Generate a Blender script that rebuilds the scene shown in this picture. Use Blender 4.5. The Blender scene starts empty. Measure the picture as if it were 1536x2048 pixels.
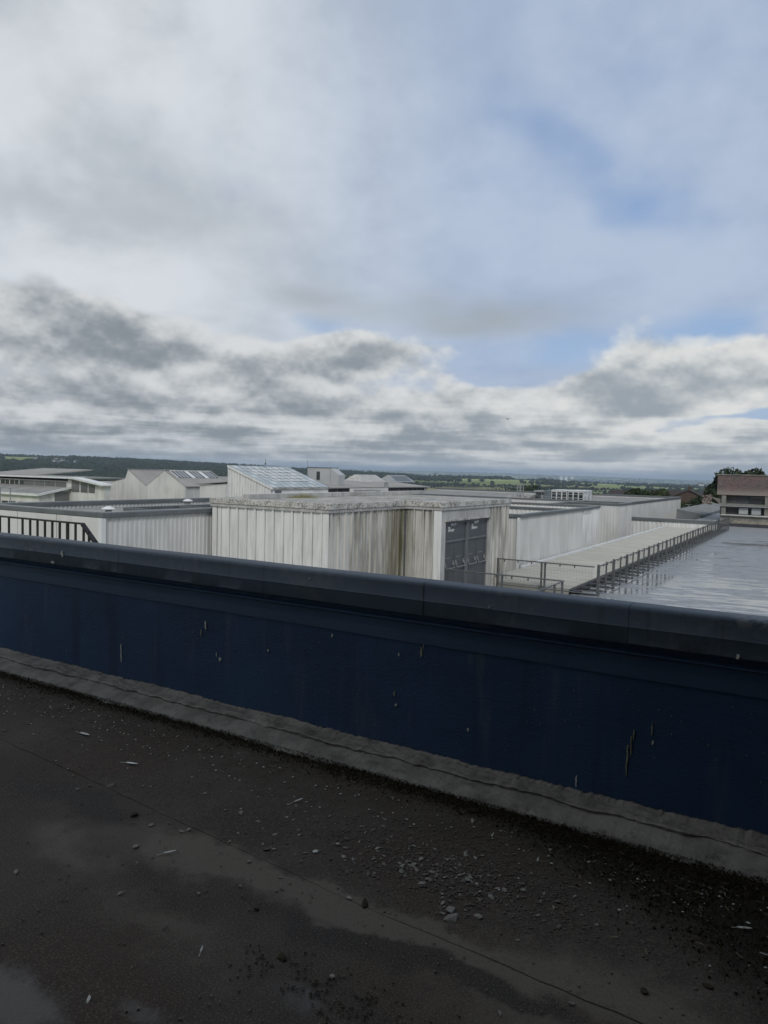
import bpy, bmesh, math, random
import numpy as np
from mathutils import Vector, Matrix, noise as mnoise

SC = bpy.context.scene
COL = SC.collection
R = math.radians

# ------------------------------------------------------------------ camera
EYE = 1.6
YAW, PITCH, ROLL = R(30.85), R(3.2), R(1.465)
cam_data = bpy.data.cameras.new('camera')
cam = bpy.data.objects.new('camera', cam_data)
COL.objects.link(cam)
_f = Vector((-math.sin(YAW) * math.cos(PITCH), math.cos(YAW) * math.cos(PITCH), -math.sin(PITCH)))
_r = Vector((math.cos(YAW), math.sin(YAW), 0))
_u = _r.cross(_f)
_r2 = math.cos(ROLL) * _r + math.sin(ROLL) * _u
_u2 = -math.sin(ROLL) * _r + math.cos(ROLL) * _u
cam.matrix_world = Matrix(((_r2.x, _u2.x, -_f.x, 0), (_r2.y, _u2.y, -_f.y, 0), (_r2.z, _u2.z, -_f.z, EYE), (0, 0, 0, 1)))
cam_data.sensor_fit = 'HORIZONTAL'
cam_data.sensor_width = 36
cam_data.lens = 36 * 1466 / 1536
cam_data.clip_start = 0.05
cam_data.clip_end = 60000
SC.camera = cam

# ------------------------------------------------------------------ node helpers
class NV:
    """a float socket that can be used in arithmetic"""
    def __init__(s, nt, sock): s.nt, s.s = nt, sock
    def _m(s, op, *a):
        n = s.nt.nodes.new('ShaderNodeMath'); n.operation = op
        for i, v in enumerate((s,) + a):
            if isinstance(v, NV): s.nt.links.new(v.s, n.inputs[i])
            else: n.inputs[i].default_value = v
        return NV(s.nt, n.outputs[0])
    def __add__(s, o): return s._m('ADD', o)
    __radd__ = __add__
    def __mul__(s, o): return s._m('MULTIPLY', o)
    __rmul__ = __mul__
    def __sub__(s, o): return s._m('SUBTRACT', o)
    def __rsub__(s, o): return (s * -1.0) + o
    def __truediv__(s, o): return s._m('DIVIDE', o)
    def exp(s): return s._m('EXPONENT')
    def mx(s, o): return s._m('MAXIMUM', o)
    def mn(s, o): return s._m('MINIMUM', o)
    def absv(s): return s._m('ABSOLUTE')
    def pw(s, o): return s * s if o == 2.0 else s._m('POWER', o)
    def step(s, a, b, lo=0.0, hi=1.0):
        n = s.nt.nodes.new('ShaderNodeMapRange'); n.interpolation_type = 'SMOOTHSTEP'
        s.nt.links.new(s.s, n.inputs[0])
        for i, v in ((1, a), (2, b), (3, lo), (4, hi)): n.inputs[i].default_value = v
        return NV(s.nt, n.outputs[0])

def comb(nt, x, y, z):
    n = nt.nodes.new('ShaderNodeCombineXYZ')
    for i, v in enumerate((x, y, z)):
        if isinstance(v, NV): nt.links.new(v.s, n.inputs[i])
        else: n.inputs[i].default_value = v
    return n.outputs[0]

def nz(nt, vec, scale, detail=4, rough=.5, dist=0.0):
    n = nt.nodes.new('ShaderNodeTexNoise')
    n.inputs['Scale'].default_value = scale; n.inputs['Detail'].default_value = detail
    n.inputs['Roughness'].default_value = rough; n.inputs['Distortion'].default_value = dist
    nt.links.new(vec, n.inputs['Vector'])
    return NV(nt, n.outputs['Fac'])

def vmath(nt, op, a, b):
    n = nt.nodes.new('ShaderNodeVectorMath'); n.operation = op
    for i, v in enumerate((a, b)):
        if v is None: continue
        if isinstance(v, (tuple, list)): n.inputs[i].default_value = v
        else: nt.links.new(v, n.inputs[i])
    return n.outputs['Value'] if op in ('DOT_PRODUCT', 'LENGTH', 'DISTANCE') else n.outputs[0]

def mixc(nt, fac, a, b, mode='MIX'):
    n = nt.nodes.new('ShaderNodeMix'); n.data_type = 'RGBA'; n.blend_type = mode
    n.clamp_factor = True
    for sock, v in ((n.inputs['Factor'], fac), (n.inputs[6], a), (n.inputs[7], b)):
        if isinstance(v, NV): nt.links.new(v.s, sock)
        elif isinstance(v, (int, float)): sock.default_value = v
        elif isinstance(v, (tuple, list)): sock.default_value = (*v[:3], 1)
        else: nt.links.new(v, sock)
    return n.outputs[2]

# ------------------------------------------------------------------ sky and light
SUN_EL, SUN_AZ = R(42), R(146)          # azimuth from +Y towards +X: behind the viewer
def make_world():
    w = bpy.data.worlds.new('World'); SC.world = w; w.use_nodes = True
    nt = w.node_tree; nt.nodes.clear()
    out = nt.nodes.new('ShaderNodeOutputWorld'); bg = nt.nodes.new('ShaderNodeBackground')
    nt.links.new(bg.outputs[0], out.inputs[0])
    K = 0.1; bg.inputs['Strength'].default_value = K
    sky = nt.nodes.new('ShaderNodeTexSky'); sky.sky_type = 'NISHITA'; sky.sun_disc = False
    sky.sun_elevation = SUN_EL; sky.sun_rotation = SUN_AZ
    sky.air_density = 1.0; sky.dust_density = 1.2; sky.ozone_density = 1.5
    tc = nt.nodes.new('ShaderNodeTexCoord')
    sep = nt.nodes.new('ShaderNodeSeparateXYZ'); nt.links.new(tc.outputs['Generated'], sep.inputs[0])
    x, y, z = (NV(nt, sep.outputs[i]) for i in range(3))
    az = x._m('ARCTAN2', y) * (180 / math.pi)
    el = z._m('ARCSINE') * (180 / math.pi)
    # cloud layer on a cylinder of directions: height runs as a logarithm, so cloud flattens to bands at the horizon
    hl = (x * x + y * y)._m('SQRT').mx(.02)
    cx, cy = x / hl, y / hl
    zc = z.mx(0.0)
    lg = (zc + 0.03)._m('LOGARITHM', math.e)
    def cyl(s, t, seed, up=0.0):
        return comb(nt, cx * s + seed, cy * s - seed, (lg - up) * (s * t) + seed * .37)
    # irregular edges for the placed cloud masses
    w1 = nz(nt, cyl(1, .5, 3.1), 5.0, 2, .6) - 0.5
    w2 = nz(nt, cyl(1, .5, 7.7), 5.0, 2, .6) - 0.5
    azw, elw = az + w1 * 9.0, el + w2 * 5.0
    AE = comb(nt, azw, elw, 0.0)
    def blob(a, e, sa, se, tilt=0.0):
        v = vmath(nt, 'SUBTRACT', AE, (a, e, 0))
        if tilt:
            c, s = math.cos(R(tilt)), math.sin(R(tilt))
            p = NV(nt, vmath(nt, 'DOT_PRODUCT', v, (c / sa, s / sa, 0))); q = NV(nt, vmath(nt, 'DOT_PRODUCT', v, (-s / se, c / se, 0)))
            r2 = p * p + q * q
        else:
            v = vmath(nt, 'MULTIPLY', v, (1 / sa, 1 / se, 0))
            r2 = NV(nt, vmath(nt, 'DOT_PRODUCT', v, v))
        return (r2 * -1.0).exp()
    D = tc.outputs['Generated']
    iso = nz(nt, vmath(nt, 'MULTIPLY', D, (1, 1, 1.5)), 17.0, 6, .62)
    iso_u = nz(nt, vmath(nt, 'MULTIPLY', vmath(nt, 'ADD', D, (0, 0, .011)), (1, 1, 1.5)), 17.0, 3, .62)
    # --- high veil with blue gaps
    v1 = nz(nt, cyl(1, .6, 9.0), 3.2, 4, .55)
    gaps = blob(-19.5, 24, 10, 2.8, -28) * .42 + blob(-14, 18.8, 4.5, 1.6, -15) * .36 + blob(-13, 28, 6, 3) * .16 \
        + blob(-24, 20.5, 7, 2.4, -20) * .24 + blob(-18.5, 9.6, 7, 1.6) * .42 + blob(-7, 10.4, 5, 1.8) * .45 + blob(-35.5, 10.8, 3, .9) * .34 \
        + blob(-5, 4.6, 3, .9) * .5
    cov = v1 * 1.0 + .06 - gaps + (iso - .5) * .18
    veil = cov.step(-.10, .50)
    # --- low broken cloud: large forms flattened by perspective, fine billows of even size in angle
    n1 = nz(nt, cyl(1, .26, 1.7), 6.0, 4, .52)
    n2 = nz(nt, cyl(1, .26, 1.7, -.16), 6.0, 2, .52)
    low = el.step(3.0, 8.0, .30, -.02) + el.step(8.5, 13, 0.0, -.34)
    mass = blob(-54, 11.0, 9.0, 2.3, -14) * .44 + blob(-56, 8.2, 12, 1.5) * .28 + blob(-33, 8.8, 5.0, 1.4) * .28 + blob(-41, 7.6, 6.0, 1.2) * .16 \
        + blob(-5, 7.8, 5, 1.7, 6) * .38 + blob(-14, 6.8, 5, 1.3) * .22 - blob(-19, 9.4, 6, 1.2) * .20 - blob(-5, 4.5, 4, .6) * .4 - blob(-38, 9.6, 2.4, 1.1) * .20 - blob(-23, 7.8, 2.0, .8) * .16 - blob(-44, 8.6, 2.6, .7) * .14
    bias = low + mass
    nb = nz(nt, cyl(1, 1.0, 13.3), 5.0, 5, .58) - .5           # rows of cloud towards the horizon
    bw = el.step(2.2, 7.5, 1.0, 0.0)
    d = n1 + bias + nb * bw * .50 + (iso - .5) * .20
    cover = d.step(.45, .615)
    lit = (n1 - n2) * 3.4 + (iso - iso_u) * 1.6 + .50
    thick = d.step(.52, .98)
    shade = (lit + (1.0 - thick) * .62 - .42 - nb * bw * 1.7 + blob(-5, 8.4, 4.5, 1.2, 6) * .35 - blob(-54, 10, 10, 2.6) * .10 - el.step(.5, 5.0, .12, 0.0)).step(-.28, 1.0)
    # soft grey sheets hanging between the layers
    grey = (blob(-24.0, 12.3, 7.0, 1.3) * .85 + blob(-37, 12.7, 4.6, 1.4, -10) * .62 + blob(-46, 20, 9, 2.6, -18) * .25).mn(.9) * (iso * .8 + .5).mn(1.0)
    right = az.step(-50, -5)
    k = 1 / K
    def c(r, g, b): return (r * k, g * k, b * k)
    bright = mixc(nt, right, c(.68, .70, .715), c(.76, .77, .75))
    dark = mixc(nt, right, c(.245, .28, .31), c(.33, .375, .42))
    lowcol = mixc(nt, shade, dark, bright)
    v3 = nz(nt, cyl(1, .7, 23.0), 3.6, 4, .55)
    left = az.step(-50, -22)
    vbright = mixc(nt, left, c(.68, .72, .76), c(.46, .545, .69))
    vdark = mixc(nt, left, c(.49, .53, .57), c(.36, .445, .60))
    veilcol = mixc(nt, (v3 + (iso - .5) * .30).step(.28, .68), vdark, vbright)
    blue = mixc(nt, .6, sky.outputs[0], c(.31, .45, .72))
    base = mixc(nt, veil, blue, veilcol)
    base = mixc(nt, grey, base, mixc(nt, right, c(.35, .385, .41), c(.36, .40, .44)))
    tot = mixc(nt, cover, base, lowcol)
    # pale strip just over the horizon, then the same tone below it
    hz = el.step(0.0, 2.0, .35, 0.0)
    tot = mixc(nt, hz, tot, c(.50, .56, .61))
    nt.links.new(tot, bg.inputs['Color'])
    w.cycles.sampling_method = 'MANUAL'; w.cycles.sample_map_resolution = 256
    sun = bpy.data.lights.new('sun', 'SUN'); sun.energy = 1.5; sun.angle = R(14); sun.color = (1, .965, .92)
    so = bpy.data.objects.new('sun', sun); COL.objects.link(so)
    dirv = Vector((math.sin(SUN_AZ) * math.cos(SUN_EL), math.cos(SUN_AZ) * math.cos(SUN_EL), math.sin(SUN_EL)))
    so.rotation_euler = (-dirv).to_track_quat('-Z', 'Y').to_euler(); so.location = dirv * 50
make_world()
vs = SC.view_settings
SC.display_settings.display_device = 'sRGB'
vs.view_transform = 'Standard'; vs.look = 'None'; vs.exposure = 0; vs.gamma = 1; vs.use_curve_mapping = False
SC.cycles.use_denoising = True
SC.cycles.max_bounces = 4; SC.cycles.diffuse_bounces = 2; SC.cycles.glossy_bounces = 2; SC.cycles.transparent_max_bounces = 4
SC.cycles.volume_bounces = 0

# ------------------------------------------------------------------ material helpers
MATS = {}
def mat(name, c1, c2=None, scale=3.0, stretch=(1, 1, 1), lo=.35, hi=.65, detail=6, rough=.75, spec=.3,
        bump=0.0, bscale=60.0, bstretch=(1, 1, 1), metallic=0.0, extra=None, rough_extra=None):
    if name in MATS: return MATS[name]
    m = bpy.data.materials.new(name); m.use_nodes = True
    nt = m.node_tree; p = nt.nodes['Principled BSDF']
    geo = nt.nodes.new('ShaderNodeNewGeometry'); pos = geo.outputs['Position']
    col = None
    if c2 is not None:
        n = nz(nt, vmath(nt, 'MULTIPLY', pos, stretch), scale, detail, .58)
        col = mixc(nt, n.step(lo, hi), c1, c2)
    if extra: col = extra(nt, pos, col if col is not None else c1)
    if col is None or isinstance(col, tuple): p.inputs['Base Color'].default_value = (*c1, 1)
    else: nt.links.new(col, p.inputs['Base Color'])
    p.inputs['Roughness'].default_value = rough
    p.inputs['Specular IOR Level'].default_value = spec
    p.inputs['Metallic'].default_value = metallic
    if rough_extra:
        nt.links.new(rough_extra(nt, pos).s, p.inputs['Roughness'])
    if bump:
        b = nt.nodes.new('ShaderNodeBump'); b.inputs['Strength'].default_value = bump; b.inputs['Distance'].default_value = .01
        n = nz(nt, vmath(nt, 'MULTIPLY', pos, bstretch), bscale, 4, .6)
        nt.links.new(n.s, b.inputs['Height']); nt.links.new(b.outputs[0], p.inputs['Normal'])
    MATS[name] = m
    return m

def xyz(nt, pos):
    s = nt.nodes.new('ShaderNodeSeparateXYZ'); nt.links.new(pos, s.inputs[0])
    return tuple(NV(nt, s.outputs[i]) for i in range(3))

# ------------------------------------------------------------------ mesh helpers
class MB:
    def __init__(s): s.v, s.f, s.sm = [], [], False
    def add(s, vs, fs):
        o = len(s.v); s.v += [tuple(p) for p in vs]; s.f += [tuple(i + o for i in q) for q in fs]; return s
    def box(s, x0, x1, y0, y1, z0, z1):
        return s.add([(x0, y0, z0), (x1, y0, z0), (x1, y1, z0), (x0, y1, z0), (x0, y0, z1), (x1, y0, z1), (x1, y1, z1), (x0, y1, z1)],
                     [(3, 2, 1, 0), (4, 5, 6, 7), (0, 1, 5, 4), (1, 2, 6, 5), (2, 3, 7, 6), (3, 0, 4, 7)])
    def prism(s, poly, axis, a, b):
        """extrude a 2D polygon along an axis; poly holds the other two coordinates in order"""
        def P(q, t):
            return {'x': (t, q[0], q[1]), 'y': (q[0], t, q[1]), 'z': (q[0], q[1], t)}[axis]
        n = len(poly)
        vs = [P(q, a) for q in poly] + [P(q, b) for q in poly]
        fs = [tuple(range(n - 1, -1, -1)), tuple(range(n, 2 * n))] + [(i, (i + 1) % n, (i + 1) % n + n, i + n) for i in range(n)]
        return s.add(vs, fs)
    def tube(s, p0, p1, r0, r1=None, n=8, cap=True):
        r1 = r0 if r1 is None else r1
        a, b = Vector(p0), Vector(p1); d = (b - a).normalized()
        u = d.orthogonal().normalized(); w = d.cross(u)
        vs = []
        for c, r in ((a, r0), (b, r1)):
            for i in range(n):
                t = 2 * math.pi * i / n
                vs.append(c + (u * math.cos(t) + w * math.sin(t)) * r)
        fs = [(i, (i + 1) % n, (i + 1) % n + n, i + n) for i in range(n)]
        if cap: fs += [tuple(range(n - 1, -1, -1)), tuple(range(n, 2 * n))]
        return s.add(vs, fs)
    def lathe(s, cx, cy, prof, n=14):
        vs = []
        for r, z in prof:
            for i in range(n):
                t = 2 * math.pi * i / n; vs.append((cx + r * math.cos(t), cy + r * math.sin(t), z))
        fs = []
        for k in range(len(prof) - 1):
            for i in range(n):
                fs.append((k * n + i, k * n + (i + 1) % n, (k + 1) * n + (i + 1) % n, (k + 1) * n + i))
        fs += [tuple(range(n - 1, -1, -1)), tuple(range((len(prof) - 1) * n, len(prof) * n))]
        return s.add(vs, fs)
    def corr(s, axis, a0, a1, fixed, z0, z1, pitch, depth, out, ztop=None):
        """trapezoid-profiled sheet along an axis, standing at `fixed`, ribs towards `out` (+1/-1)"""
        n = max(1, round((a1 - a0) / pitch)); p = (a1 - a0) / n
        pts = []
        for i in range(n):
            b = a0 + i * p
            pts += [(b, 0), (b + .45 * p, 0), (b + .55 * p, depth), (b + .9 * p, depth)]
        pts.append((a1, 0))
        vs = []
        for (t, d) in pts:
            for z in (z0, z1):
                q = fixed + out * d
                vs.append((t, q, z) if axis == 'x' else (q, t, z))
        flip = (axis == 'x') == (out < 0)
        fs = [((2 * i, 2 * i + 2, 2 * i + 3, 2 * i + 1) if flip else (2 * i + 1, 2 * i + 3, 2 * i + 2, 2 * i)) for i in range(len(pts) - 1)]
        return s.add(vs, fs)
    def mesh(s, name, m):
        me = bpy.data.meshes.new(name); me.from_pydata(s.v, [], s.f); me.update()
        if m: me.materials.append(m)
        if s.sm: me.shade_smooth()
        return me
    def build(s, name, m, parent=None, bevel=0.0):
        o = bpy.data.objects.new(name, s.mesh(name, m)); COL.objects.link(o)
        if parent: o.parent = parent
        if bevel:
            md = o.modifiers.new('bevel', 'BEVEL'); md.width = bevel; md.segments = 2; md.limit_method = 'ANGLE'
        return o

def tag(o, label=None, cat=None, group=None, kind=None):
    for k, v in (('label', label), ('category', cat), ('group', group), ('kind', kind)):
        if v: o[k] = v
    return o
def thing(name, label, cat, loc=(0, 0, 0), group=None):
    o = bpy.data.objects.new(name, None); COL.objects.link(o); o.empty_display_size = .2
    o.location = loc
    return tag(o, label, cat, group)
def put(name, me, parent, loc=(0, 0, 0), rot=(0, 0, 0), scale=(1, 1, 1)):
    o = bpy.data.objects.new(name, me); COL.objects.link(o)
    if parent: o.parent = parent
    o.location, o.rotation_euler, o.scale = loc, rot, scale
    return o
def Bx(*a): return MB().box(*a)

def np_mesh(name, V, F, m, smooth=False):
    """fast mesh from numpy arrays of equal-sized faces"""
    me = bpy.data.meshes.new(name); n, k = F.shape
    me.vertices.add(len(V)); me.vertices.foreach_set('co', np.asarray(V, np.float32).ravel())
    me.loops.add(n * k); me.loops.foreach_set('vertex_index', F.astype(np.int32).ravel())
    me.polygons.add(n); me.polygons.foreach_set('loop_start', np.arange(0, n * k, k, dtype=np.int32))
    try: me.polygons.foreach_set('loop_total', np.full(n, k, np.int32))
    except Exception: pass
    me.update(calc_edges=True)
    if m: me.materials.append(m)
    if smooth: me.shade_smooth()
    return me
def fb(x, y, z=0.0, o=4):
    return mnoise.fractal(Vector((x, y, z)), 1.0, 2.0, o)

# ------------------------------------------------------------------ materials
def streaks(amount=.5, col=(.16, .15, .12), sc=7.0):
    def ex(nt, pos, c):
        n = nz(nt, vmath(nt, 'MULTIPLY', pos, (1, 1, .10)), sc, 6, .6)
        n2 = nz(nt, pos, .6, 3, .5)
        f = (n * .75 + n2 * .35).step(.50, .74) * amount
        return mixc(nt, f, c, col)
    return ex
WHITE_CLAD = mat('white cladding', (.78, .775, .735), (.68, .675, .635), 1.2, (1, 1, .3), rough=.6, spec=.25, extra=streaks(.34, (.30, .29, .26)))
def dirty_clad(nt, pos, c):
    x, y, z = xyz(nt, pos)
    n = nz(nt, vmath(nt, 'MULTIPLY', pos, (1, 1, .07)), 9.0, 7, .62)
    n2 = nz(nt, vmath(nt, 'MULTIPLY', pos, (1, 1, .3)), 1.4, 4, .55)
    c = mixc(nt, (n * .7 + n2 * .4).step(.48, .66) * .62, c, (.19, .175, .145))
    # green run-off at the inner corner, dark streak at the near corner
    d = ((y - 21.35).absv() * 1.0)
    g = d.step(.05, 1.15, 1.0, 0.0) * (n + .45).step(.55, 1.0) * (x + 12.3).absv().step(.12, .5, 1.0, 0.0)
    c = mixc(nt, g * .72, c, (.115, .10, .048))
    g2 = (y - 21.72).absv().step(.03, .24, 1.0, 0.0) * (n2 + n).step(.7, 1.15)
    c = mixc(nt, g2 * .85, c, (.07, .075, .02))
    e = (y - 17.5).absv().step(.04, .16, 1.0, 0.0) * n.step(.42, .52)
    c = mixc(nt, e * .75, c, (.06, .055, .045))
    t = z.step(-.25, .40) * n.step(.5, .6)
    return mixc(nt, t * .55, c, (.10, .09, .07))
DIRTY_CLAD = mat('weathered cladding', (.60, .58, .52), (.48, .46, .405), 1.4, (1, 1, .3), rough=.75, spec=.2, extra=dirty_clad)
def mossy(nt, pos, c):
    n = nz(nt, pos, 15.0, 7, .7)
    n2 = nz(nt, pos, 2.2, 3, .5)
    c = mixc(nt, (n * .8 + n2 * .35).step(.54, .66) * .8, c, (.115, .105, .082))
    n3 = nz(nt, pos, 22.0, 4, .6)
    return mixc(nt, n3.step(.60, .68) * .6, c, (.12, .11, .07))
MOSS_CAP = mat('lichen spotted capping', (.58, .565, .52), (.48, .465, .425), 2.5, rough=.85, spec=.15, bump=.15, bscale=30, extra=mossy)
CAP_PALE = mat('pale flashing', (.50, .49, .46), (.40, .39, .36), 3, (1, 1, .4), rough=.6, extra=streaks(.5, (.2, .19, .16)))
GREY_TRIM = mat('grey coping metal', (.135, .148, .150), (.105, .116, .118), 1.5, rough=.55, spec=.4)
GREY_TRIM_L = mat('grey coping lip', (.26, .27, .265), (.20, .21, .205), 2, rough=.55, spec=.4)
RIB_A = mat('ribbed wall sheet', (.64, .635, .60), (.56, .555, .52), .9, (1, 1, .25), rough=.6, spec=.25, extra=streaks(.35, (.27, .26, .235), 5.0))
ROOF_GREY = mat('grey roof felt', (.28, .275, .26), (.22, .215, .20), .5, rough=.9, bump=.2, bscale=8)
RENDER_W = mat('off white render', (.66, .65, .61), (.58, .57, .535), .35, (1, 1, .4), rough=.85, extra=streaks(.5, (.36, .345, .31), 1.6))
ROOF_SHEET = mat('fibre cement roof', (.33, .315, .29), (.28, .268, .245), .25, rough=.9)
GLASS_D = mat('dark window glass', (.028, .033, .036), (.05, .056, .06), .4, rough=.12, spec=.6)
GLASS_M = mat('dull window glass', (.11, .115, .115), (.15, .152, .15), .5, rough=.25, spec=.5)
DOOR_G = mat('anthracite door paint', (.082, .090, .096), (.070, .077, .083), 2, rough=.42, spec=.4)
DOOR_F = mat('grey door frame', (.15, .16, .165), (.125, .134, .14), 2, rough=.45)
GALV = mat('galvanised steel', (.14, .145, .14), (.105, .11, .107), 6, rough=.5, spec=.4, metallic=.35)
GALV_L = mat('pale galvanised steel', (.34, .35, .345), (.28, .29, .285), 6, rough=.5, metallic=.3)
WIRE = mat('wire mesh', (.12, .125, .115), (.09, .092, .085), 8, rough=.6)
BLACK_P = mat('black rail paint', (.012, .012, .013), (.02, .02, .021), 5, rough=.5)
WHITE_P = mat('white paint', (.70, .71, .69), (.62, .63, .61), 1.5, rough=.6)
CHROME = mat('push bar metal', (.27, .28, .27), (.20, .21, .20), 9, rough=.45, metallic=.3)
CONC = mat('weathered concrete', (.27, .265, .24), (.19, .187, .165), 1.1, rough=.9, extra=streaks(.5, (.11, .11, .09), 3.0), bump=.3, bscale=12)
DARK_GAP = mat('black rubber gap', (.012, .012, .012), (.016, .016, .016), 5, rough=.9)

# ------------------------------------------------------------------ near roof and parapet
def roof_col(nt, pos, c):
    x, y, z = xyz(nt, pos)
    w = nz(nt, pos, 2.6, 5, .6) - .5
    w2 = nz(nt, vmath(nt, 'ADD', pos, (7, 3, 0)), 3.1, 5, .6) - .5
    X, Y = x + w * .75, y + w2 * .42
    def b(a, e, sa, se): return (((X - a) * (1 / sa)).pw(2.0) * -1.0 - ((Y - e) * (1 / se)).pw(2.0)).exp()
    light = b(-2.25, 2.16, .40, .12) + b(-1.75, 2.18, .5, .085) + b(-1.3, 2.18, .5, .06) + b(-.85, 2.2, .45, .07) + b(-2.75, 1.97, .22, .09) * .7 \
        + b(-2.55, 1.85, .25, .08) * .6 + b(-.45, 2.3, .35, .12) * .8 + b(-1.9, 1.72, .4, .14) * .5 + b(-.6, 1.95, .4, .12) * .7
    dark = b(-1.25, 2.04, .55, .05) + b(-2.9, 2.2, .35, .12) * .8 + b(-3.6, 2.2, .7, .22) * .6 + b(-.95, 2.06, .4, .05) + b(-2.1, 1.95, .3, .1) * .6 \
        + b(-1.1, 1.8, .3, .05) * .6
    brown = nz(nt, pos, 1.3, 4, .55).step(.42, .62)
    c = mixc(nt, brown * .75, c, (.034, .023, .016))
    gr_n = nz(nt, pos, 11.0, 6, .68) - .5
    c = mixc(nt, (light.mn(1.0) + gr_n * .9).step(.05, .95) * .8, c, (.112, .098, .081))
    c = mixc(nt, (dark.mn(1.0) + gr_n * .6).step(.12, .85) * .85, c, (.022, .0195, .0175))
    # soil washed against the upstand
    soil = (Y + (x + 3.0) * -.03).step(2.62, 3.05) * nz(nt, pos, 5.0, 6, .65).step(.40, .60)
    c = mixc(nt, soil * .85, c, (.026, .020, .013))
    moss = ((X + .35) * .5 + (Y - 2.75)).step(-.25, .12)
    c = mixc(nt, moss * .9, c, (.012, .010, .007))
    # mineral grain
    g = nz(nt, pos, 150.0, 3, .75)
    c = mixc(nt, g.step(.50, .64) * (1.0 - moss) * .55, c, (.122, .106, .087))
    c = mixc(nt, g.step(.46, .30) * .55, c, (.012, .011, .010))
    m2 = nz(nt, pos, 22.0, 5, .65)
    return mixc(nt, m2.step(.55, .72) * .45, c, (.030, .025, .021))
def puddle_mask(nt, pos):
    x, y, z = xyz(nt, pos)
    w = nz(nt, pos, 3.0, 5, .6) - .5
    X, Y = x + w * .35, y + (nz(nt, pos, 4.3, 4, .6) - .5) * .22
    def b(a, e, sa, se): return (((X - a) * (1 / sa)).pw(2.0) * -1.0 - ((Y - e) * (1 / se)).pw(2.0)).exp()
    return (b(-1.98, 1.26, .24, .13) * .9 + b(-1.28, 1.72, .20, .09) * .62 + b(-1.62, 1.42, .15, .07) * .6 + (nz(nt, pos, 14.0, 5, .65) - .5) * .35).step(.34, .74)
def make_felt():
    m = bpy.data.materials.new('mineral roofing felt'); m.use_nodes = True
    nt = m.node_tree; p = nt.nodes['Principled BSDF']
    pos = nt.nodes.new('ShaderNodeNewGeometry').outputs['Position']
    n = nz(nt, pos, 1.7, 6, .6)
    col = roof_col(nt, pos, mixc(nt, n.step(.35, .65), (.034, .0275, .022), (.051, .043, .035)))
    pm = puddle_mask(nt, pos)
    col = mixc(nt, pm * .6, col, (.030, .029, .029))
    nt.links.new(col, p.inputs['Base Color'])
    r = pm * -.60 + .92
    nt.links.new(r.s, p.inputs['Roughness'])
    p.inputs['Specular IOR Level'].default_value = .35
    b = nt.nodes.new('ShaderNodeBump'); b.inputs['Distance'].default_value = .006
    h = nz(nt, pos, 190.0, 3, .7) * .5 + nz(nt, pos, 34.0, 4, .6) * .8
    nt.links.new(h.s, b.inputs['Height']); nt.links.new((pm * -.62 + .65).s, b.inputs['Strength'])
    nt.links.new(b.outputs[0], p.inputs['Normal'])
    return m
FELT = make_felt()
def navy_extra(nt, pos, c):
    n = nz(nt, vmath(nt, 'MULTIPLY', pos, (1, 1, .12)), 9.0, 6, .65)
    c = mixc(nt, n.step(.54, .72) * .55, c, (.052, .068, .095))
    nd = nz(nt, vmath(nt, 'MULTIPLY', vmath(nt, 'ADD', pos, (3, 0, 0)), (1, 1, .06)), 5.0, 5, .6)
    c = mixc(nt, nd.step(.56, .70) * .5, c, (.008, .015, .030))
    s = nz(nt, pos, 46.0, 3, .6)
    c = mixc(nt, s.step(.70, .745) * .55, c, (.17, .18, .18))
    n3 = nz(nt, pos, 2.2, 3, .5)
    return mixc(nt, n3.step(.4, .7) * .4, c, (.014, .032, .062))
NAVY = mat('navy masonry paint', (.017, .041, .090), (.0135, .033, .074), 1.2, rough=.62, spec=.22, bump=.35, bscale=55, bstretch=(1, 1, 2.2), extra=navy_extra)
def lap_extra(nt, pos, c):
    n = nz(nt, vmath(nt, 'MULTIPLY', pos, (1, 1, .3)), 14.0, 6, .65)
    return mixc(nt, n.step(.55, .75) * .4, c, (.045, .060, .082))
LAP = mat('blue grey lap sheet', (.022, .044, .084), (.018, .036, .071), 1.5, rough=.55, spec=.3, bump=.25, bscale=45, extra=lap_extra)
def cope_extra(nt, pos, c):
    n = nz(nt, pos, 18.0, 6, .65)
    n2 = nz(nt, pos, 1.2, 4, .6)
    c = mixc(nt, (n * .6 + n2 * .5).step(.52, .72) * .6, c, (.088, .100, .114))
    ns = nz(nt, vmath(nt, 'MULTIPLY', pos, (1, 1, .10)), 16.0, 5, .62)
    c = mixc(nt, ns.step(.56, .70) * .55, c, (.024, .031, .040))
    x, y, z = xyz(nt, pos)
    f = (x + .22).absv().step(.03, .2, 1.0, 0.0) * z.step(.965, .99) * nz(nt, pos, 30.0, 4, .6).step(.42, .55)
    return mixc(nt, f * .6, c, (.16, .165, .17))
COPE = mat('charcoal coping membrane', (.042, .062, .088), (.035, .052, .075), 1.0, rough=.6, spec=.4, bump=.15, bscale=25, extra=cope_extra)
UPSTAND = mat('grey liquid membrane', (.190, .178, .160), (.125, .117, .105), 7.0, rough=.9, spec=.2, bump=1.0, bscale=38,
              extra=lambda nt, pos, c: mixc(nt, nz(nt, pos, 13.0, 6, .65).step(.52, .7) * .55, c, (.045, .042, .037)))
DROP = mat('bird dropping', (.42, .43, .40), (.28, .29, .25), 30, rough=.9)
DROP_G = mat('greenish bird dropping', (.20, .205, .15), (.13, .135, .095), 30, rough=.9)

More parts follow.
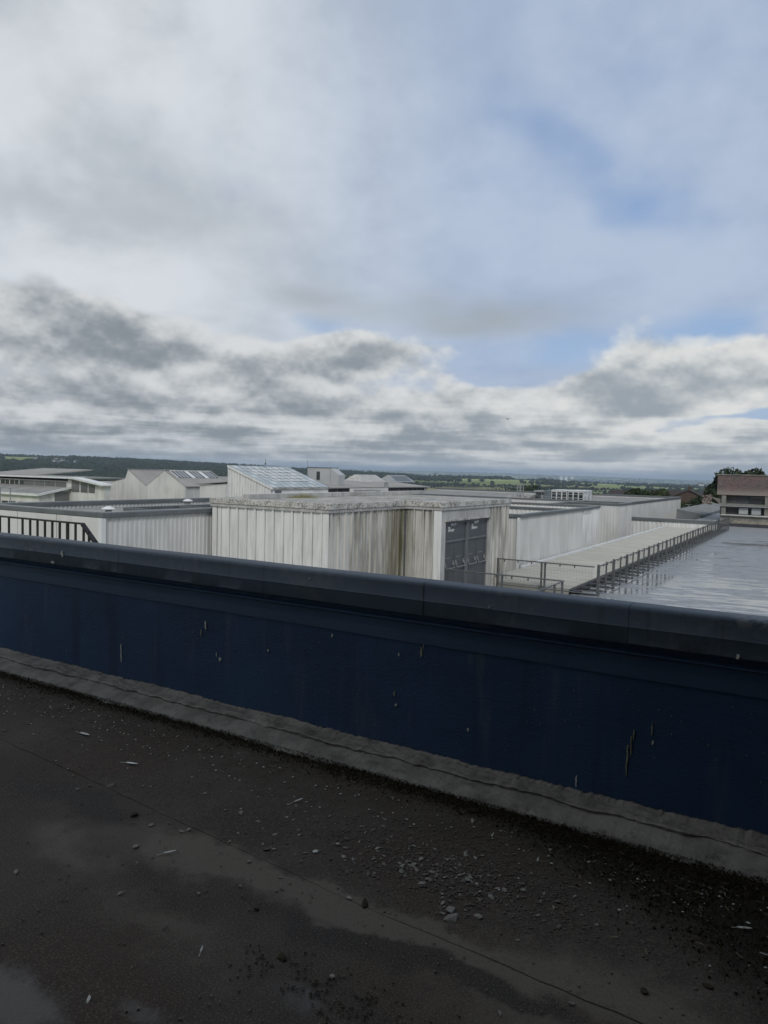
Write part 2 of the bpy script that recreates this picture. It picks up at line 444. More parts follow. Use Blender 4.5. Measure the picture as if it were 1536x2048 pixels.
XL, XR = -9.0, 3.0
def seam1(x): return 2.42 - .09 * (x + 3.7) if x < -1.45 else max(2.17, 2.218 - .03 * (x + 1.45))
near = tag(Bx(XL, XR, -3.0, 3.60, -.30, -.012).build('near_roof', FELT), kind='structure')
def felt_sheet(ylo, yhi, z, seed):
    """one roll of felt, laid along X with slightly wavy edges and surface"""
    nx, ny = 420, 6
    V, F = [], []
    for i in range(nx + 1):
        x = XL + (XR - XL) * i / nx
        e1, e2 = math.floor(seed) * 3.1, (math.floor(seed) + 1) * 3.1
        wob = lambda e: .012 * fb(x * 1.3, e) + .004 * fb(x * 9, e) + .0015 * fb(x * 45, e)
        a = ylo(x) + wob(e1); b = yhi(x) + wob(e2)
        for j in range(ny + 1):
            y = a + (b - a) * j / ny
            V.append((x, y, z + .0016 * fb(x * 1.6, y * 1.6, seed) + .0006 * fb(x * 7, y * 7, seed)))
    for i in range(nx):
        for j in range(ny):
            k = i * (ny + 1) + j; F.append((k, k + ny + 1, k + ny + 2, k + 1))
    n = len(V)
    lo = [i * (ny + 1) for i in range(nx + 1)]; hi = [i * (ny + 1) + ny for i in range(nx + 1)]
    for ring, rev in ((lo, False), (hi, True)):
        base = len(V); V += [(V[k][0], V[k][1], -.011) for k in ring]
        for i in range(nx):
            q = (ring[i], base + i, base + i + 1, ring[i + 1]); F.append(q[::-1] if rev else q)
    MB().add(V, F).build('felt_sheet', FELT, near)
felt_sheet(lambda x: -2.99, lambda x: .499, .000, 1)
felt_sheet(lambda x: .5, lambda x: 1.479, .0025, 2)
felt_sheet(lambda x: 1.48, lambda x: seam1(x) - .001, .000, 3)
felt_sheet(seam1, lambda x: 2.83 - .04 * (x + 1.6) - .001, .003, 4)
felt_sheet(lambda x: 2.83 - .04 * (x + 1.6), lambda x: 3.48, .0005, 5)

par = thing('parapet_wall', 'navy blue roof parapet with charcoal coping across the foreground', 'parapet', (0, 3.5, 0))
par.location = (0, 0, 0)
# wall body, grid on the painted face so the paint is slightly uneven
def face_grid(y, x0, x1, z0, z1, nx, nzv, amp, sc, seed):
    V, F = [], []
    for i in range(nx + 1):
        x = x0 + (x1 - x0) * i / nx
        for j in range(nzv + 1):
            z = z0 + (z1 - z0) * j / nzv
            V.append((x, y + amp * fb(x * sc, z * sc * 1.6, seed), z))
    for i in range(nx):
        for j in range(nzv):
            k = i * (nzv + 1) + j; F.append((k, k + nzv + 1, k + nzv + 2, k + 1))
    return V, F
w_ = MB().box(XL, XR, 3.512, 3.60, -.011, .845)
w_.add(*face_grid(3.50, XL, XR, -.01, .80, 300, 20, .0035, 1.7, 3))
w_.sm = False
w_.build('painted_wall', NAVY, par)
# lapped sheet below the coping: 6 mm thick with a wandering lower edge and a rounded upper lip
V, F = [], []
NX = 260
for i in range(NX + 1):
    x = XL + (XR - XL) * i / NX
    lo = .668 + .004 * fb(x * 1.3, 2) ; wv = .0015 * fb(x * 3, 5)
    for (dy, z) in ((.002, lo), (-.0065, lo + .001), (-.0060, .73), (-.010, .776), (-.030, .784), (-.031, .793), (.002, .799)):
        V.append((x, 3.497 + dy + wv, z))
for i in range(NX):
    for j in range(6):
        k = i * 7 + j; F.append((k, k + 7, k + 8, k + 1))
MB().add(V, F).build('lap_sheet', LAP, par)
# coping lengths between the joints: overhanging, bull-nosed, with a crease half way down the face
prof = [(3.512, .832), (3.452, .832), (3.447, .838), (3.446, .905), (3.4415, .913), (3.4455, .920), (3.4465, .988), (3.448, .998), (3.455, 1.006), (3.468, 1.010),
        (3.50, 1.011), (3.60, 1.006), (3.630, 1.002), (3.636, .990), (3.636, .80), (3.60, .80)]
joints = [XL, -4.22, -1.80, -.735, XR]
for a, b in zip(joints[:-1], joints[1:]):
    n = max(6, int((b - a) / .06)); V, F = [], []
    m = len(prof)
    for i in range(n + 1):
        x = a + .0012 + (b - a - .0024) * i / n
        for k, (y, z) in enumerate(prof):
            V.append((x, y + .003 * fb(x * 1.1, k * .15, 1), z + .0035 * fb(x * .9, k * .1, 7)))
    for i in range(n):
        for k in range(m):
            F.append((i * m + k, i * m + (k + 1) % m, (i + 1) * m + (k + 1) % m, (i + 1) * m + k))
    F += [tuple(range(m)), tuple(range(n * m + m - 1, n * m - 1, -1))]
    mb = MB().add(V, F); mb.sm = True
    o = mb.build('coping_length', COPE, par)
    if hasattr(o.data, 'set_sharp_from_angle'): o.data.set_sharp_from_angle(angle=R(40))
for x in joints[1:-1]:
    MB().prism([(3.448, .836), (3.446, .985), (3.458, .998), (3.50, 1.006), (3.625, 1.0), (3.63, .85)], 'x', x - .0024, x + .0024).build('joint_sealant', DARK_GAP, par)
# grey membrane dressed down the wall: an upper sheet lapping a lower one
def strip(prof_fn, nx, name, m, seed):
    V, F = [], []
    for i in range(nx + 1):
        x = XL + (XR - XL) * i / nx
        pr = prof_fn(x); k = len(pr)
        V += [(x, y, z) for (y, z) in pr]
    for i in range(nx):
        for j in range(k - 1):
            q = i * k + j; F.append((q, q + 1, q + k + 1, q + k))
    mb = MB().add(V, F[:]); mb.f = [f[::-1] for f in mb.f]
    return mb.build(name, m, par)
def up_prof(x):
    t = .074 + .014 * fb(x * 1.2, 4) + .008 * fb(x * 9, 2) + .007 * fb(x * 40, 6)
    f = 3.372 + .022 * fb(x * 1.5, 8) + .016 * fb(x * 5, 3) + .006 * fb(x * 17, 3)
    w1 = .009 * fb(x * 4, 11) + .007 * fb(x * 11, 5)
    w2 = .011 * fb(x * 3, 15) + .008 * fb(x * 14, 9)
    return [(3.499, t), (3.492, t + .001), (3.482, t - .006), (3.455, .064 + w1), (3.425, .060 + w2), (3.398, .059 + w1 * 1.6), (f + .008, .060 + w2), (f, .054 + w2), (f + .010, .040)]
def low_prof(x):
    e = 3.225 + .034 * fb(x * 1.4, 21) + .018 * fb(x * 8, 5) + .006 * fb(x * 40, 5)
    w1 = .005 * fb(x * 5, 31) + .004 * fb(x * 15, 5)
    return [(3.40, .046), (3.375, .0415 + w1), (3.33, .033 + w1), (3.285, .023 + w1 * 1.2), (e + .025, .012), (e + .006, .0085), (e, .002)]
strip(low_prof, 700, 'base_flashing', UPSTAND, 1)
strip(up_prof, 900, 'upstand_membrane', UPSTAND, 2)
# torn fibres along the top edge of the membrane
rg_ = np.random.default_rng(77); nf = 5200
fx = rg_.uniform(XL + 1, XR - 2, nf); fl_ = rg_.uniform(.003, .011, nf)
fz = np.array([.074 + .014 * fb(x * 1.2, 4) + .008 * fb(x * 9, 2) + .007 * fb(x * 40, 6) for x in fx]) - .002
fw_ = rg_.uniform(.001, .003, nf); fy = np.full(nf, 3.4965); tx = rg_.normal(0, .004, nf)
fv = np.stack([np.stack([fx - fw_, fy, fz], 1), np.stack([fx + fw_, fy, fz], 1), np.stack([fx + tx, fy - .001, fz + fl_], 1)], 1).reshape(-1, 3)
fo = bpy.data.objects.new('torn_edge', np_mesh('torn_edge', fv, np.arange(nf * 3).reshape(nf, 3), UPSTAND)); COL.objects.link(fo); fo.parent = par; fo['kind'] = 'stuff'
# droppings and runs on the paint: thin uneven dried films
rng = random.Random(5)
def dropping(x, z, w, h, m, y=3.4945):
    # ragged blob above, thinning to a run below
    n = 9; L, Rr = [], []
    for i in range(n):
        u = i / (n - 1); ww = w * .5 * (math.sin(math.pi * min(1, .12 + (1 - u) * .95)) ** .7 if h < 3 * w else (.25 + .75 * u * (1.15 - u) * 2.2)) + .0006
        zz = z - h / 2 + h * u; cx_ = x + rng.uniform(-.18, .18) * w
        L.append((cx_ - ww * rng.uniform(.55, 1.1), zz)); Rr.append((cx_ + ww * rng.uniform(.55, 1.1), zz))
    pts = L + Rr[::-1]
    mb = MB(); mb.prism([(p[0], p[1]) for p in pts], 'y', y, y + .006)
    mb.build('dropping', m, par)
for x, z, w, h, m in ((-3.43, .56, .016, .055, DROP), (-4.25, .25, .012, .13, DROP), (-3.3, .35, .02, .026, DROP), (-3.33, .38, .006, .03, DROP), (-1.83, .62, .016, .055, DROP_G),
                      (-1.815, .655, .006, .03, DROP_G), (-1.97, .585, .008, .018, DROP), (-.71, .345, .009, .09, DROP_G), (-.725, .27, .010, .15, DROP_G), (-.70, .40, .006, .05, DROP_G),
                      (-.62, .44, .006, .05, DROP_G), (-.615, .38, .008, .02, DROP), (-.96, .115, .010, .055, DROP), (-1.54, .25, .012, .018, DROP), (-1.99, .36, .012, .03, DROP_G),
                      (-1.98, .30, .012, .014, DROP), (-4.72, .72, .005, .06, DROP), (-2.42, .63, .010, .02, DROP), (-2.9, .47, .01, .018, DROP), (-3.47, .50, .004, .05, DROP)):
    dropping(x, z, w, h, m)
for x, z, w, h in ((-.275, .845, .018, .022), (-4.84, .92, .035, .05), (-4.95, .848, .05, .02), (-1.42, .925, .008, .010), (-2.55, .96, .007, .008)):
    dropping(x, z, w, h, DROP, 3.438)
sp = MB()
for cx_, cz_, sx_, sz_, n_ in ((-2.42, .56, .16, .08, 40), (-3.35, .42, .14, .10, 34), (-1.9, .55, .12, .10, 26), (-1.15, .45, .12, .12, 22), (-.60, .48, .08, .14, 26), (-.35, .5, .12, .12, 20), (-4.5, .45, .4, .15, 22), (-2.9, .35, .5, .15, 24), (-1.5, .3, .5, .12, 24)):
    for i in range(n_):
        x, z, r_ = rng.gauss(cx_, sx_), rng.gauss(cz_, sz_), rng.choice((.001, .0012, .0016, .0024))
        if .14 < z < .64: sp.box(x - r_ * .7, x + r_ * .7, 3.4945, 3.499, z - r_ * rng.uniform(1, 2.4), z + r_)
tag(sp.build('dropping_specks', mat('dull specks', (.13, .14, .14), (.09, .10, .105), 40, rough=.9), par), kind='stuff')

# ------------------------------------------------------------------ lower roofs (setting)
def wet_mat():
    m = bpy.data.materials.new('wet roof membrane'); m.use_nodes = True
    nt = m.node_tree; p = nt.nodes['Principled BSDF']
    pos = nt.nodes.new('ShaderNodeNewGeometry').outputs['Position']
    rot = nt.nodes.new('ShaderNodeVectorRotate'); rot.rotation_type = 'Z_AXIS'; rot.inputs['Angle'].default_value = R(-8)
    nt.links.new(pos, rot.inputs['Vector'])
    a = nz(nt, vmath(nt, 'MULTIPLY', rot.outputs[0], (.42, 1.7, 1)), 1.25, 7, .66, .4)
    b = nz(nt, pos, .12, 3, .5)
    x, y, z = xyz(nt, pos)
    water = (a * .8 + b * .5 - y.step(45, 76) * .13 - (x + 1.0).step(0, 7) * .05).step(.655, .69)
    n = nz(nt, pos, 2.0, 5, .6)
    col = mixc(nt, n.step(.35, .65), (.20, .203, .202), (.26, .262, .26))
    st = nz(nt, vmath(nt, 'MULTIPLY', pos, (.5, 1.6, 1)), .9, 6, .65)
    col = mixc(nt, st.step(.60, .70) * .7, col, (.09, .093, .098))
    col = mixc(nt, water * .5, col, (.14, .145, .155))
    nt.links.new(col, p.inputs['Base Color'])
    r = water * -.42 + .45 + n * .08
    nt.links.new(r.s, p.inputs['Roughness'])
    p.inputs['Specular IOR Level'].default_value = .6
    bu = nt.nodes.new('ShaderNodeBump'); bu.inputs['Distance'].default_value = .01
    rip = nz(nt, vmath(nt, 'MULTIPLY', rot.outputs[0], (.45, 2.2, 1)), 1.6, 6, .6)
    rip2 = nz(nt, vmath(nt, 'MULTIPLY', rot.outputs[0], (.35, 2.6, 1)), 4.5, 4, .6)
    nt.links.new((rip * 6.0 + rip2 * 2.2).s, bu.inputs['Height'])
    nt.links.new((water * -.25 + .27).s, bu.inputs['Strength'])
    nt.links.new(bu.outputs[0], p.inputs['Normal'])
    return m
WET = wet_mat()
tag(Bx(-7.83, 16, 4.2, 76.4, -3.2, -2.8).build('wet_roof', WET), kind='structure')
tag(Bx(-10.9, -7.834, 4.2, 26.75, -3.2, -2.804).build('walkway_roof', WET), kind='structure')
tag(Bx(-60, -10.905, 3.9, 47, -9.4, -3.4).build('lower_roof', ROOF_GREY), kind='structure')
LICHEN = mat('lichen covered sheet', (.46, .45, .40), (.385, .375, .335), .8, (.35, 1.6, 1), rough=.95, spec=.1, bump=.5, bscale=9, bstretch=(.5, 1.5, 1),
             extra=lambda nt, pos, c: mixc(nt, nz(nt, vmath(nt, 'MULTIPLY', pos, (.35, 1.5, 1)), 1.6, 7, .66).step(.52, .70) * .5, c, (.30, .29, .23)))
lr = MB()
X0, X1, Y0, Y1 = -11.55, -7.96, 27.0, 66.95
n = int((Y1 - Y0) / .30); pts = []
for i in range(n):
    b = Y0 + i * (Y1 - Y0) / n; q = (Y1 - Y0) / n
    pts += [(b, -2.64), (b + .6 * q, -2.64), (b + .7 * q, -2.615), (b + .9 * q, -2.615)]
pts.append((Y1, -2.64))
V = [(x, y, z) for (y, z) in pts for x in (X0, X1)]
lr.add(V, [(2 * i, 2 * i + 1, 2 * i + 3, 2 * i + 2) for i in range(len(pts) - 1)])
lr.box(X0, X1 - .02, Y0, Y1, -6.0, -2.655)
lo = tag(lr.build('lichen_roof', LICHEN), kind='structure')
Bx(-7.955, -7.84, 27.0, 66.95, -2.80, -2.66).build('gutter', mat('dark gutter', (.045, .047, .047), (.03, .032, .032), 2, rough=.6), lo)
Bx(-11.62, -11.50, 31.7, 66.9, -2.63, -2.53).build('edge_flashing', WHITE_P, lo)

# ------------------------------------------------------------------ parapeted roof blocks
def block(name, label, x0, x1, y0, y1, top, roofz, bot, pitch=.2, wall=RIB_A, trim=.13, skip=(), front=None):
    t = thing(name, label, 'building', (x1, y0, bot))
    t.location = (0, 0, 0)
    w = .14; dp = min(.03, pitch * .085)
    MB().corr('y', y0, y1, x1 - .03, bot, top - .05, pitch, dp, 1).box(x1 - w, x1 - .04, y0 + .02, y1 - .02, bot, top - .02).build('side_wall', wall, t)
    MB().corr('x', x0, x1 - .03, y0 + .03, bot, top - .05, pitch, dp, -1).box(x0 + .02, x1 - w - .002, y0 + .04, y0 + w, bot, top - .02).build('front_wall', front or wall, t)
    if 'back' not in skip:
        MB().corr('x', x0, x1 - w - .005, y1 - w, roofz - .1, top - .05, pitch, .03, -1).box(x0 + .02, x1 - w - .002, y1 - w + .01, y1, bot, top - .02).build('rear_parapet', wall, t)
    if 'left' not in skip:
        MB().corr('y', y0 + w + .005, y1 - w - .06, x0 + w, roofz - .1, top - .05, pitch, .03, 1).box(x0, x0 + w - .01, y0 + w + .002, y1 - w - .055, bot, top - .02).build('left_parapet', wall, t)
    Bx(x0 + .05, x1 - w - .003, y0 + w + .003, y1 - .05, roofz - .3, roofz).build('roof', ROOF_GREY, t)
    def cope(a0, a1, b0, b1):
        o = Bx(a0, a1, b0, b1, top - trim, top).build('coping', GREY_TRIM, t, .012)
        Bx(a0 + .03, a1 - .03, b0 + .03, b1 - .03, top + .001, top + .022).build('coping_lip', GREY_TRIM_L, o)
    cope(x1 - w - .06, x1 + .06, y0 - .06, y1 + .06)
    cope(x0 - .06, x1 - w - .065, y0 - .06, y0 + w + .06)
    if 'back' not in skip: cope(x0 - .06, x1 - w - .065, y1 - w - .06, y1 + .06)
    if 'left' not in skip: cope(x0 - .06, x0 + w + .06, y0 + w + .065, y1 - w - .065)
    return t

# left block with its recessed roof
LB = block('flat_roofed_block', 'low off white ribbed block with recessed roof left of the weathered plant room', -22.75, -17.0, 13.35, 34.0, .24, .0, -6.0, pitch=.17, front=RENDER_W)
# left front wing beyond the corner, rendered in big panels
wing = thing('rendered_wing', 'off white rendered wing with grey coping behind the black railing', 'building', (-30, 13.3, -6)); wing.location = (0, 0, 0)
for i in range(8):
    a = -22.9 - (i + 1) * 2.0
    Bx(a + .01, a + 1.99, 13.32, 13.5, -1.05, .115).build('wall_panel', RENDER_W, wing, .01)
    Bx(a + .01, a + 1.99, 13.30, 13.5, -6, -1.07).build('wall_panel', RENDER_W, wing, .01)
Bx(-38.9, -22.9, 13.5, 14.6, -6, .05).build('roof', ROOF_GREY, wing)
Bx(-38.95, -22.84, 13.26, 13.6, .118, .242).build('coping', GREY_TRIM, wing, .012)
# rendered skin of the block's short front, with horizontal ledge
for i in range(3):
    a = -22.7 + i * 1.88
    Bx(a, a + 1.84, 13.29, 13.345, -1.1, .10).build('wall_panel', RENDER_W, LB, .01)
    Bx(a, a + 1.84, 13.27, 13.345, -6, -1.13).build('wall_panel', RENDER_W, LB, .01)
Bx(-17.09, -16.955, 13.255, 13.42, -6, .10).build('corner_trim', WHITE_P, LB, .01)
# rooflight frame lying on that roof
rf = thing('rooflight_frame', 'long dark grey rooflight kerb on the recessed left roof', 'rooflight', (-20, 17, 0)); rf.location = (0, 0, 0)
for x in (-20.6, -19.2): Bx(x, x + .12, 17.0, 27.0, .003, .125).build('kerb_rail', GREY_TRIM, rf)
for i in range(5): Bx(-20.475, -19.205, 17.0 + i * 2.4, 17.12 + i * 2.4, .003, .115).build('cross_bar', GREY_TRIM, rf)
Bx(-20.47, -19.21, 17.13, 26.9, .003, .05).build('glazing', GLASS_D, rf)
def mushroom(x, y, z0, label, s=1.0):
    t = thing('roof_vent', label, 'vent', (x, y, z0), 'mushroom vents on the left roof')
    MB().lathe(0, 0, [(.10 * s, 0), (.10 * s, .20 * s), (.13 * s, .205 * s)], 12).build('stack', GALV_L, t)
    MB().lathe(0, 0, [(.20 * s, .205 * s), (.205 * s, .225 * s), (.12 * s, .275 * s), (.03 * s, .30 * s), (.005, .305 * s)], 14).build('cowl', WHITE_P, t)
mushroom(-18.78, 14.95, .0, 'white mushroom vent nearest the left roof corner', 1.02)
mushroom(-21.54, 20.9, .0, 'white mushroom vent further back beside the plant room', 1.0)

# ------------------------------------------------------------------ weathered plant room (centre)
PR = thing('clad_plant_room', 'weathered white metal clad plant room with mossy capping in the centre', 'building', (-13.5, 22, -2.8)); PR.location = (0, 0, 0)
ZB, ZP = -2.8, .335
MB().box(-16.80, -12.30, 17.43, 28.0, ZB, .58).box(-12.29, -11.12, 21.93, 28.0, ZB, .58).build('gap_shade_core', GREY_TRIM, PR)  # core coloured dark so the panel gaps look like shadow lines
def panel_mesh(w, m, name):
    mb = MB().box(.012, w - .010, -.016, 0, ZB, ZP)
    mb.prism([(w - .066, -.016), (w - .056, -.062), (w - .016, -.062), (w - .006, -.016)], 'z', ZB, ZP)
    return mb.mesh(name, m)
pw = .362
me_w = panel_mesh(pw, WHITE_CLAD, 'panel'); me_d = panel_mesh(.358, DIRTY_CLAD, 'panel')
for i in range(11): put('cladding_panel', me_w, PR, (-16.45 + i * pw, 17.43, 0))
for i in range(12): put('cladding_panel', me_d, PR, (-12.30, 17.60 + i * .358, 0), (0, 0, R(90)))
for i in range(3): put('cladding_panel', me_d, PR, (-12.20 + i * .358, 21.93, 0))
for i in range(5): put('cladding_panel', me_d, PR, (-11.12, 26.14 + i * .358, 0), (0, 0, R(90)))
# make the last panels sit on the outer plane
for o in [o for o in PR.children if o.name.startswith('cladding_panel') and abs(o.location.x + 11.12) < 1e-4]: o.location.x = -10.87
Bx(-11.12, -10.88, 26.10, 28.0, ZB, ZP).build('side_wall', DIRTY_CLAD, PR)
Bx(-16.83, -16.64, 17.40, 17.43, ZB, ZP).build('corner_trim', WHITE_CLAD, PR)
Bx(-16.60, -16.46, 17.405, 17.43, ZB, ZP).build('corner_trim', WHITE_CLAD, PR)
MB().box(-12.46, -12.262, 17.392, 17.43, ZB, ZP).build('corner_trim', WHITE_CLAD, PR, .006)
MB().box(-12.30, -12.262, 17.432, 17.60, ZB, ZP).build('corner_trim', DIRTY_CLAD, PR)
MB().box(-11.12, -10.846, 21.885, 21.93, ZB, ZP).build('corner_trim', WHITE_CLAD, PR, .006)
# door surround: jambs, lintel
Bx(-11.12, -10.852, 21.932, 22.26, ZB, ZP).build('door_jamb', CAP_PALE, PR, .008)
Bx(-11.12, -10.85, 22.262, 26.06, -.055, ZP).build('lintel_panel', CAP_PALE, PR, .006)
Bx(-10.855, -10.80, 22.18, 26.10, -.055, .005).build('drip_strip', MOSS_CAP, PR)
Bx(-11.12, -10.85, 26.02, 26.138, ZB, -.057).build('door_jamb', CAP_PALE, PR, .008)
# flashing and mossy capping round the head
caps = [(-16.90, -12.20, 17.33, 17.46), (-12.33, -12.20, 17.462, 21.83), (-12.33, -10.78, 21.83, 21.96), (-10.92, -10.78, 21.962, 28.1)]
for (a, b, c_, d_) in caps:
    Bx(a + .025, b - .025, c_ + .025, d_ + .0, .338, .425).build('flashing', CAP_PALE, PR)
    Bx(a, b, c_, d_, .428, .615).build('capping', MOSS_CAP, PR, .015)
MB().box(-16.88, -12.335, 17.465, 28.0, .50, .603).box(-12.33, -10.925, 21.965, 28.0, .50, .6).build('roof', mat('pale lichened roof', (.46, .45, .42), (.37, .36, .33), 1.5, rough=.9, extra=mossy), PR)
Bx(-15.72, -15.50, 17.6, 29.5, .605, .76).build('roof_kerb', CAP_PALE, PR, .01)
for i in range(4): Bx(-15.3, -12.6, 19.0 + i * 2.3, 19.06 + i * 2.3, .604, .63).build('roof_seam', CAP_PALE, PR)
fast = MB()
for xi in (0, 3, 6, 9, 10):
    for k in range(7): fast.tube((-16.45 + xi * pw + .331, 17.382, .2 - k * .38), (-16.45 + xi * pw + .331, 17.374, .2 - k * .38), .013, n=6)
for i in range(30): fast.tube((-12.22, 17.6 + i * .14, .38), (-12.213, 17.6 + i * .14, .38), .012, n=6)
tag(fast.build('fasteners', GALV, PR), kind='stuff')
# dry grass growing behind the kerb
gr = MB(); rng = random.Random(11)
for i in range(420):
    y = rng.gauss(20.3, .35); x = -15.46 + rng.random() * .12; h = rng.uniform(.04, .15); a = rng.uniform(-.5, .5)
    gr.add([(x - .004, y - .004, .60), (x + .004, y + .004, .60), (x + a * h * .6, y + rng.uniform(-.6, .6) * h, .60 + h)], [(0, 1, 2)])
tag(gr.build('dry_grass', mat('dry grass', (.30, .27, .13), (.22, .21, .09), 8, rough=.9)), 'tuft of dry yellow grass growing on the plant room roof kerb', 'grass', kind='stuff')

# four-leaf fire door
FD = thing('fire_exit_doors', 'anthracite four leaf fire exit doors with push bars in the plant room', 'door', (-11, 24.1, -2.8)); FD.location = (0, 0, 0)
Bx(-11.10, -11.02, 22.28, 26.0, ZB, -.06).build('backing_panel', DOOR_G, FD)
for (a, b, c_, d_, e, f_) in ((-11.02, -10.93, 22.265, 22.34, ZB, -.06), (-11.02, -10.93, 25.94, 26.015, ZB, -.06), (-11.02, -10.93, 22.342, 25.938, -.13, -.062)):
    Bx(a, b, c_, d_, e, f_).build('frame', DOOR_F, FD)
Bx(-11.02, -10.90, 24.07, 24.23, ZB, -.132).build('mullion', DOOR_F, FD, .006)
for a, b in ((22.342, 24.068), (24.232, 25.938)):
    Bx(-11.02, -10.95, a, b, -.72, -.134).build('transom_panel', DOOR_G, FD, .006)
    Bx(-11.02, -10.925, a, b, -.80, -.722).build('transom_bar', DOOR_F, FD, .005)
    mid = (a + b) / 2
    for p, q in ((a + .005, mid - .012), (mid + .012, b - .005)):
        L = Bx(-11.02, -10.965, p, q, ZB + .02, -.805).build('door_leaf', DOOR_G, FD, .006)
        mb = MB().tube((-10.88, p + .10, -1.70), (-10.88, q - .10, -1.70), .018)
        for yy in (p + .10, q - .10):
            mb.add([(-10.962, yy - .03, -1.60), (-10.962, yy + .03, -1.60), (-10.962, yy + .03, -1.46), (-10.962, yy - .03, -1.46), (-10.90, yy - .02, -1.60), (-10.90, yy + .02, -1.60), (-10.93, yy + .02, -1.46), (-10.93, yy - .02, -1.46)],
                   [(4, 5, 6, 7), (0, 4, 7, 3), (5, 1, 2, 6), (7, 6, 2, 3), (0, 1, 5, 4)])
            mb.tube((-10.92, yy, -1.53), (-10.88, yy, -1.70), .016, n=6)
        mb.build('push_bar', CHROME, L)
        Bx(-10.966, -10.961, p + .14, p + .58, -1.352, -1.335).build('label_strip', GALV_L, L)
# worn white lettering on the transom panels, too weathered to read
rng = random.Random(3)
for y0, z0 in ((22.66, -.44), (24.62, -.44)):
    mb = MB()
    for row, (dy, dz, nn, hh) in enumerate(((.22, .19, 5, .12), (0, 0, 6, .10), (.0, .105, 2, .08))):
        for k in range(nn):
            yy = y0 + dy + k * .085
            mb.box(-10.951, -10.946, yy, yy + .022, z0 + dz, z0 + dz + hh * rng.uniform(.7, 1))
            mb.box(-10.951, -10.9455, yy + .022, yy + .062, z0 + dz + hh * rng.uniform(.0, .6), z0 + dz + hh * rng.uniform(.65, .95))
    mb.build('lettering', WHITE_P, FD)

# ------------------------------------------------------------------ guard rails and fences
def mesh_panel(mb, axis, a0, a1, fixed, z0, z1, step=.065, r=.0011):
    n = int((a1 - a0) / step)
    def bar(p, q):
        (x0, y0, za), (x1, y1, zb) = p, q
        mb.box(min(x0, x1) - r, max(x0, x1) + r, min(y0, y1) - r, max(y0, y1) + r, min(za, zb) - r, max(za, zb) + r)
    for i in range(n + 1):
        t = a0 + (a1 - a0) * i / n
        bar(*(((t, fixed, z0), (t, fixed, z1)) if axis == 'x' else ((fixed, t, z0), (fixed, t, z1))))
    for k in range(int((z1 - z0) / step) + 1):
        z = z0 + k * step
        bar(*(((a0, fixed, z), (a1, fixed, z)) if axis == 'x' else ((fixed, a0, z), (fixed, a1, z))))
ZF = -2.8
# long fence along the wet roof
FN = thing('mesh_fence', 'long galvanised post and mesh fence along the edge of the wet roof', 'fence', (-6.93, 27, ZF)); FN.location = (0, 0, 0)
FX = -6.93; step_ = 1.14; npst = 39
post_t = MB().box(-.045, .045, -.045, .045, 0, 1.13).box(-.075, .075, -.075, .075, 0, .012)
post_n = MB().box(-.025, .025, -.025, .025, .0, 1.12).box(-.06, .06, -.06, .06, 0, .012)
mt, mn_ = post_t.mesh('post', GALV), post_n.mesh('post', GALV)
cap_me = MB().box(-.03, .03, -.03, .03, 1.135, 1.165).mesh('post_cap', GALV)
foot_me = MB().box(-.85, -.08, -.06, .06, 0.002, .05).box(-.98, -.62, -.14, .14, .051, .12).mesh('ballast_foot', mat('rubber ballast', (.05, .052, .055), (.035, .037, .04), 4, rough=.7))
for i in range(npst):
    y = 27.1 + i * step_
    p = put('post', mt if i % 2 == 0 else mn_, FN, (FX, y, ZF))
    put('post_cap', cap_me, p)
    put('ballast_foot', foot_me, p)
yend = 27.1 + (npst - 1) * step_
MB().tube((FX, 27.1, -1.70), (FX, yend, -1.70), .024).build('top_rail', GALV, FN)
MB().tube((FX + .05, 27.1, -2.70), (FX + .05, yend, -2.70), .026).build('bottom_rail', GALV, FN)
MB().tube((FX - .04, 27.1, -2.18), (FX - .04, yend, -2.18), .016).build('middle_rail', GALV, FN)
mb = MB(); mesh_panel(mb, 'y', 27.15, yend, FX - .04, -2.68, -1.72)
tag(mb.build('wire_mesh', WIRE, FN), kind='stuff')
mb = MB()
for i in range(npst * 2): mb.box(FX - .06, FX - .02, 27.4 + i * .57, 27.43 + i * .57, -1.79, -1.72)
tag(mb.build('clips', GALV, FN), kind='stuff')
# guard rails round the walkway in front of the doors
def rail_run(name, label, x0, x1, y, posts):
    t = thing(name, label, 'railing', (x0, y, ZF)); t.location = (0, 0, 0)
    for px_ in posts: put('post', MB().box(-.03, .03, -.03, .03, 0, 1.10).mesh('post', GALV), t, (px_, y, ZF))
    MB().tube((x0, y, -1.70), (x1, y, -1.70), .024).build('top_rail', GALV, t)
    MB().tube((x0, y, -2.70), (x1, y, -2.70), .022).build('bottom_rail', GALV, t)
    mb = MB(); mesh_panel(mb, 'x', x0 + .05, x1 - .05, y, -2.68, -1.74, .055, .0017)
    tag(mb.build('wire_mesh', WIRE, t), kind='stuff')
    mb = MB()
    n = int((x1 - x0) / .55)
    for i in range(n): mb.box(x0 + .3 + i * .55, x0 + .33 + i * .55, y - .03, y + .03, -1.80, -1.72)
    tag(mb.build('clips', GALV, t), kind='stuff')
    return t
rail_run('guard_rail', 'mesh infilled guard rail from the fire doors to the fence corner', -10.8, -7.0, 26.8, (-10.75, -8.99, -8.86))
g2 = rail_run('guard_rail', 'nearer mesh guard rail half hidden behind the parapet coping', -11.05, -6.82, 22.5, (-11.0, -8.87, -6.86))
MB().tube((-6.82, 22.5, -1.70), (-6.82, 16.0, -1.70), .024).build('return_rail', GALV, g2)
for yy in (21.6, 20.2, 18.6, 17.0): put('post', MB().box(-.03, .03, -.03, .03, 0, 1.10).mesh('post', GALV), g2, (-6.82, yy, ZF))

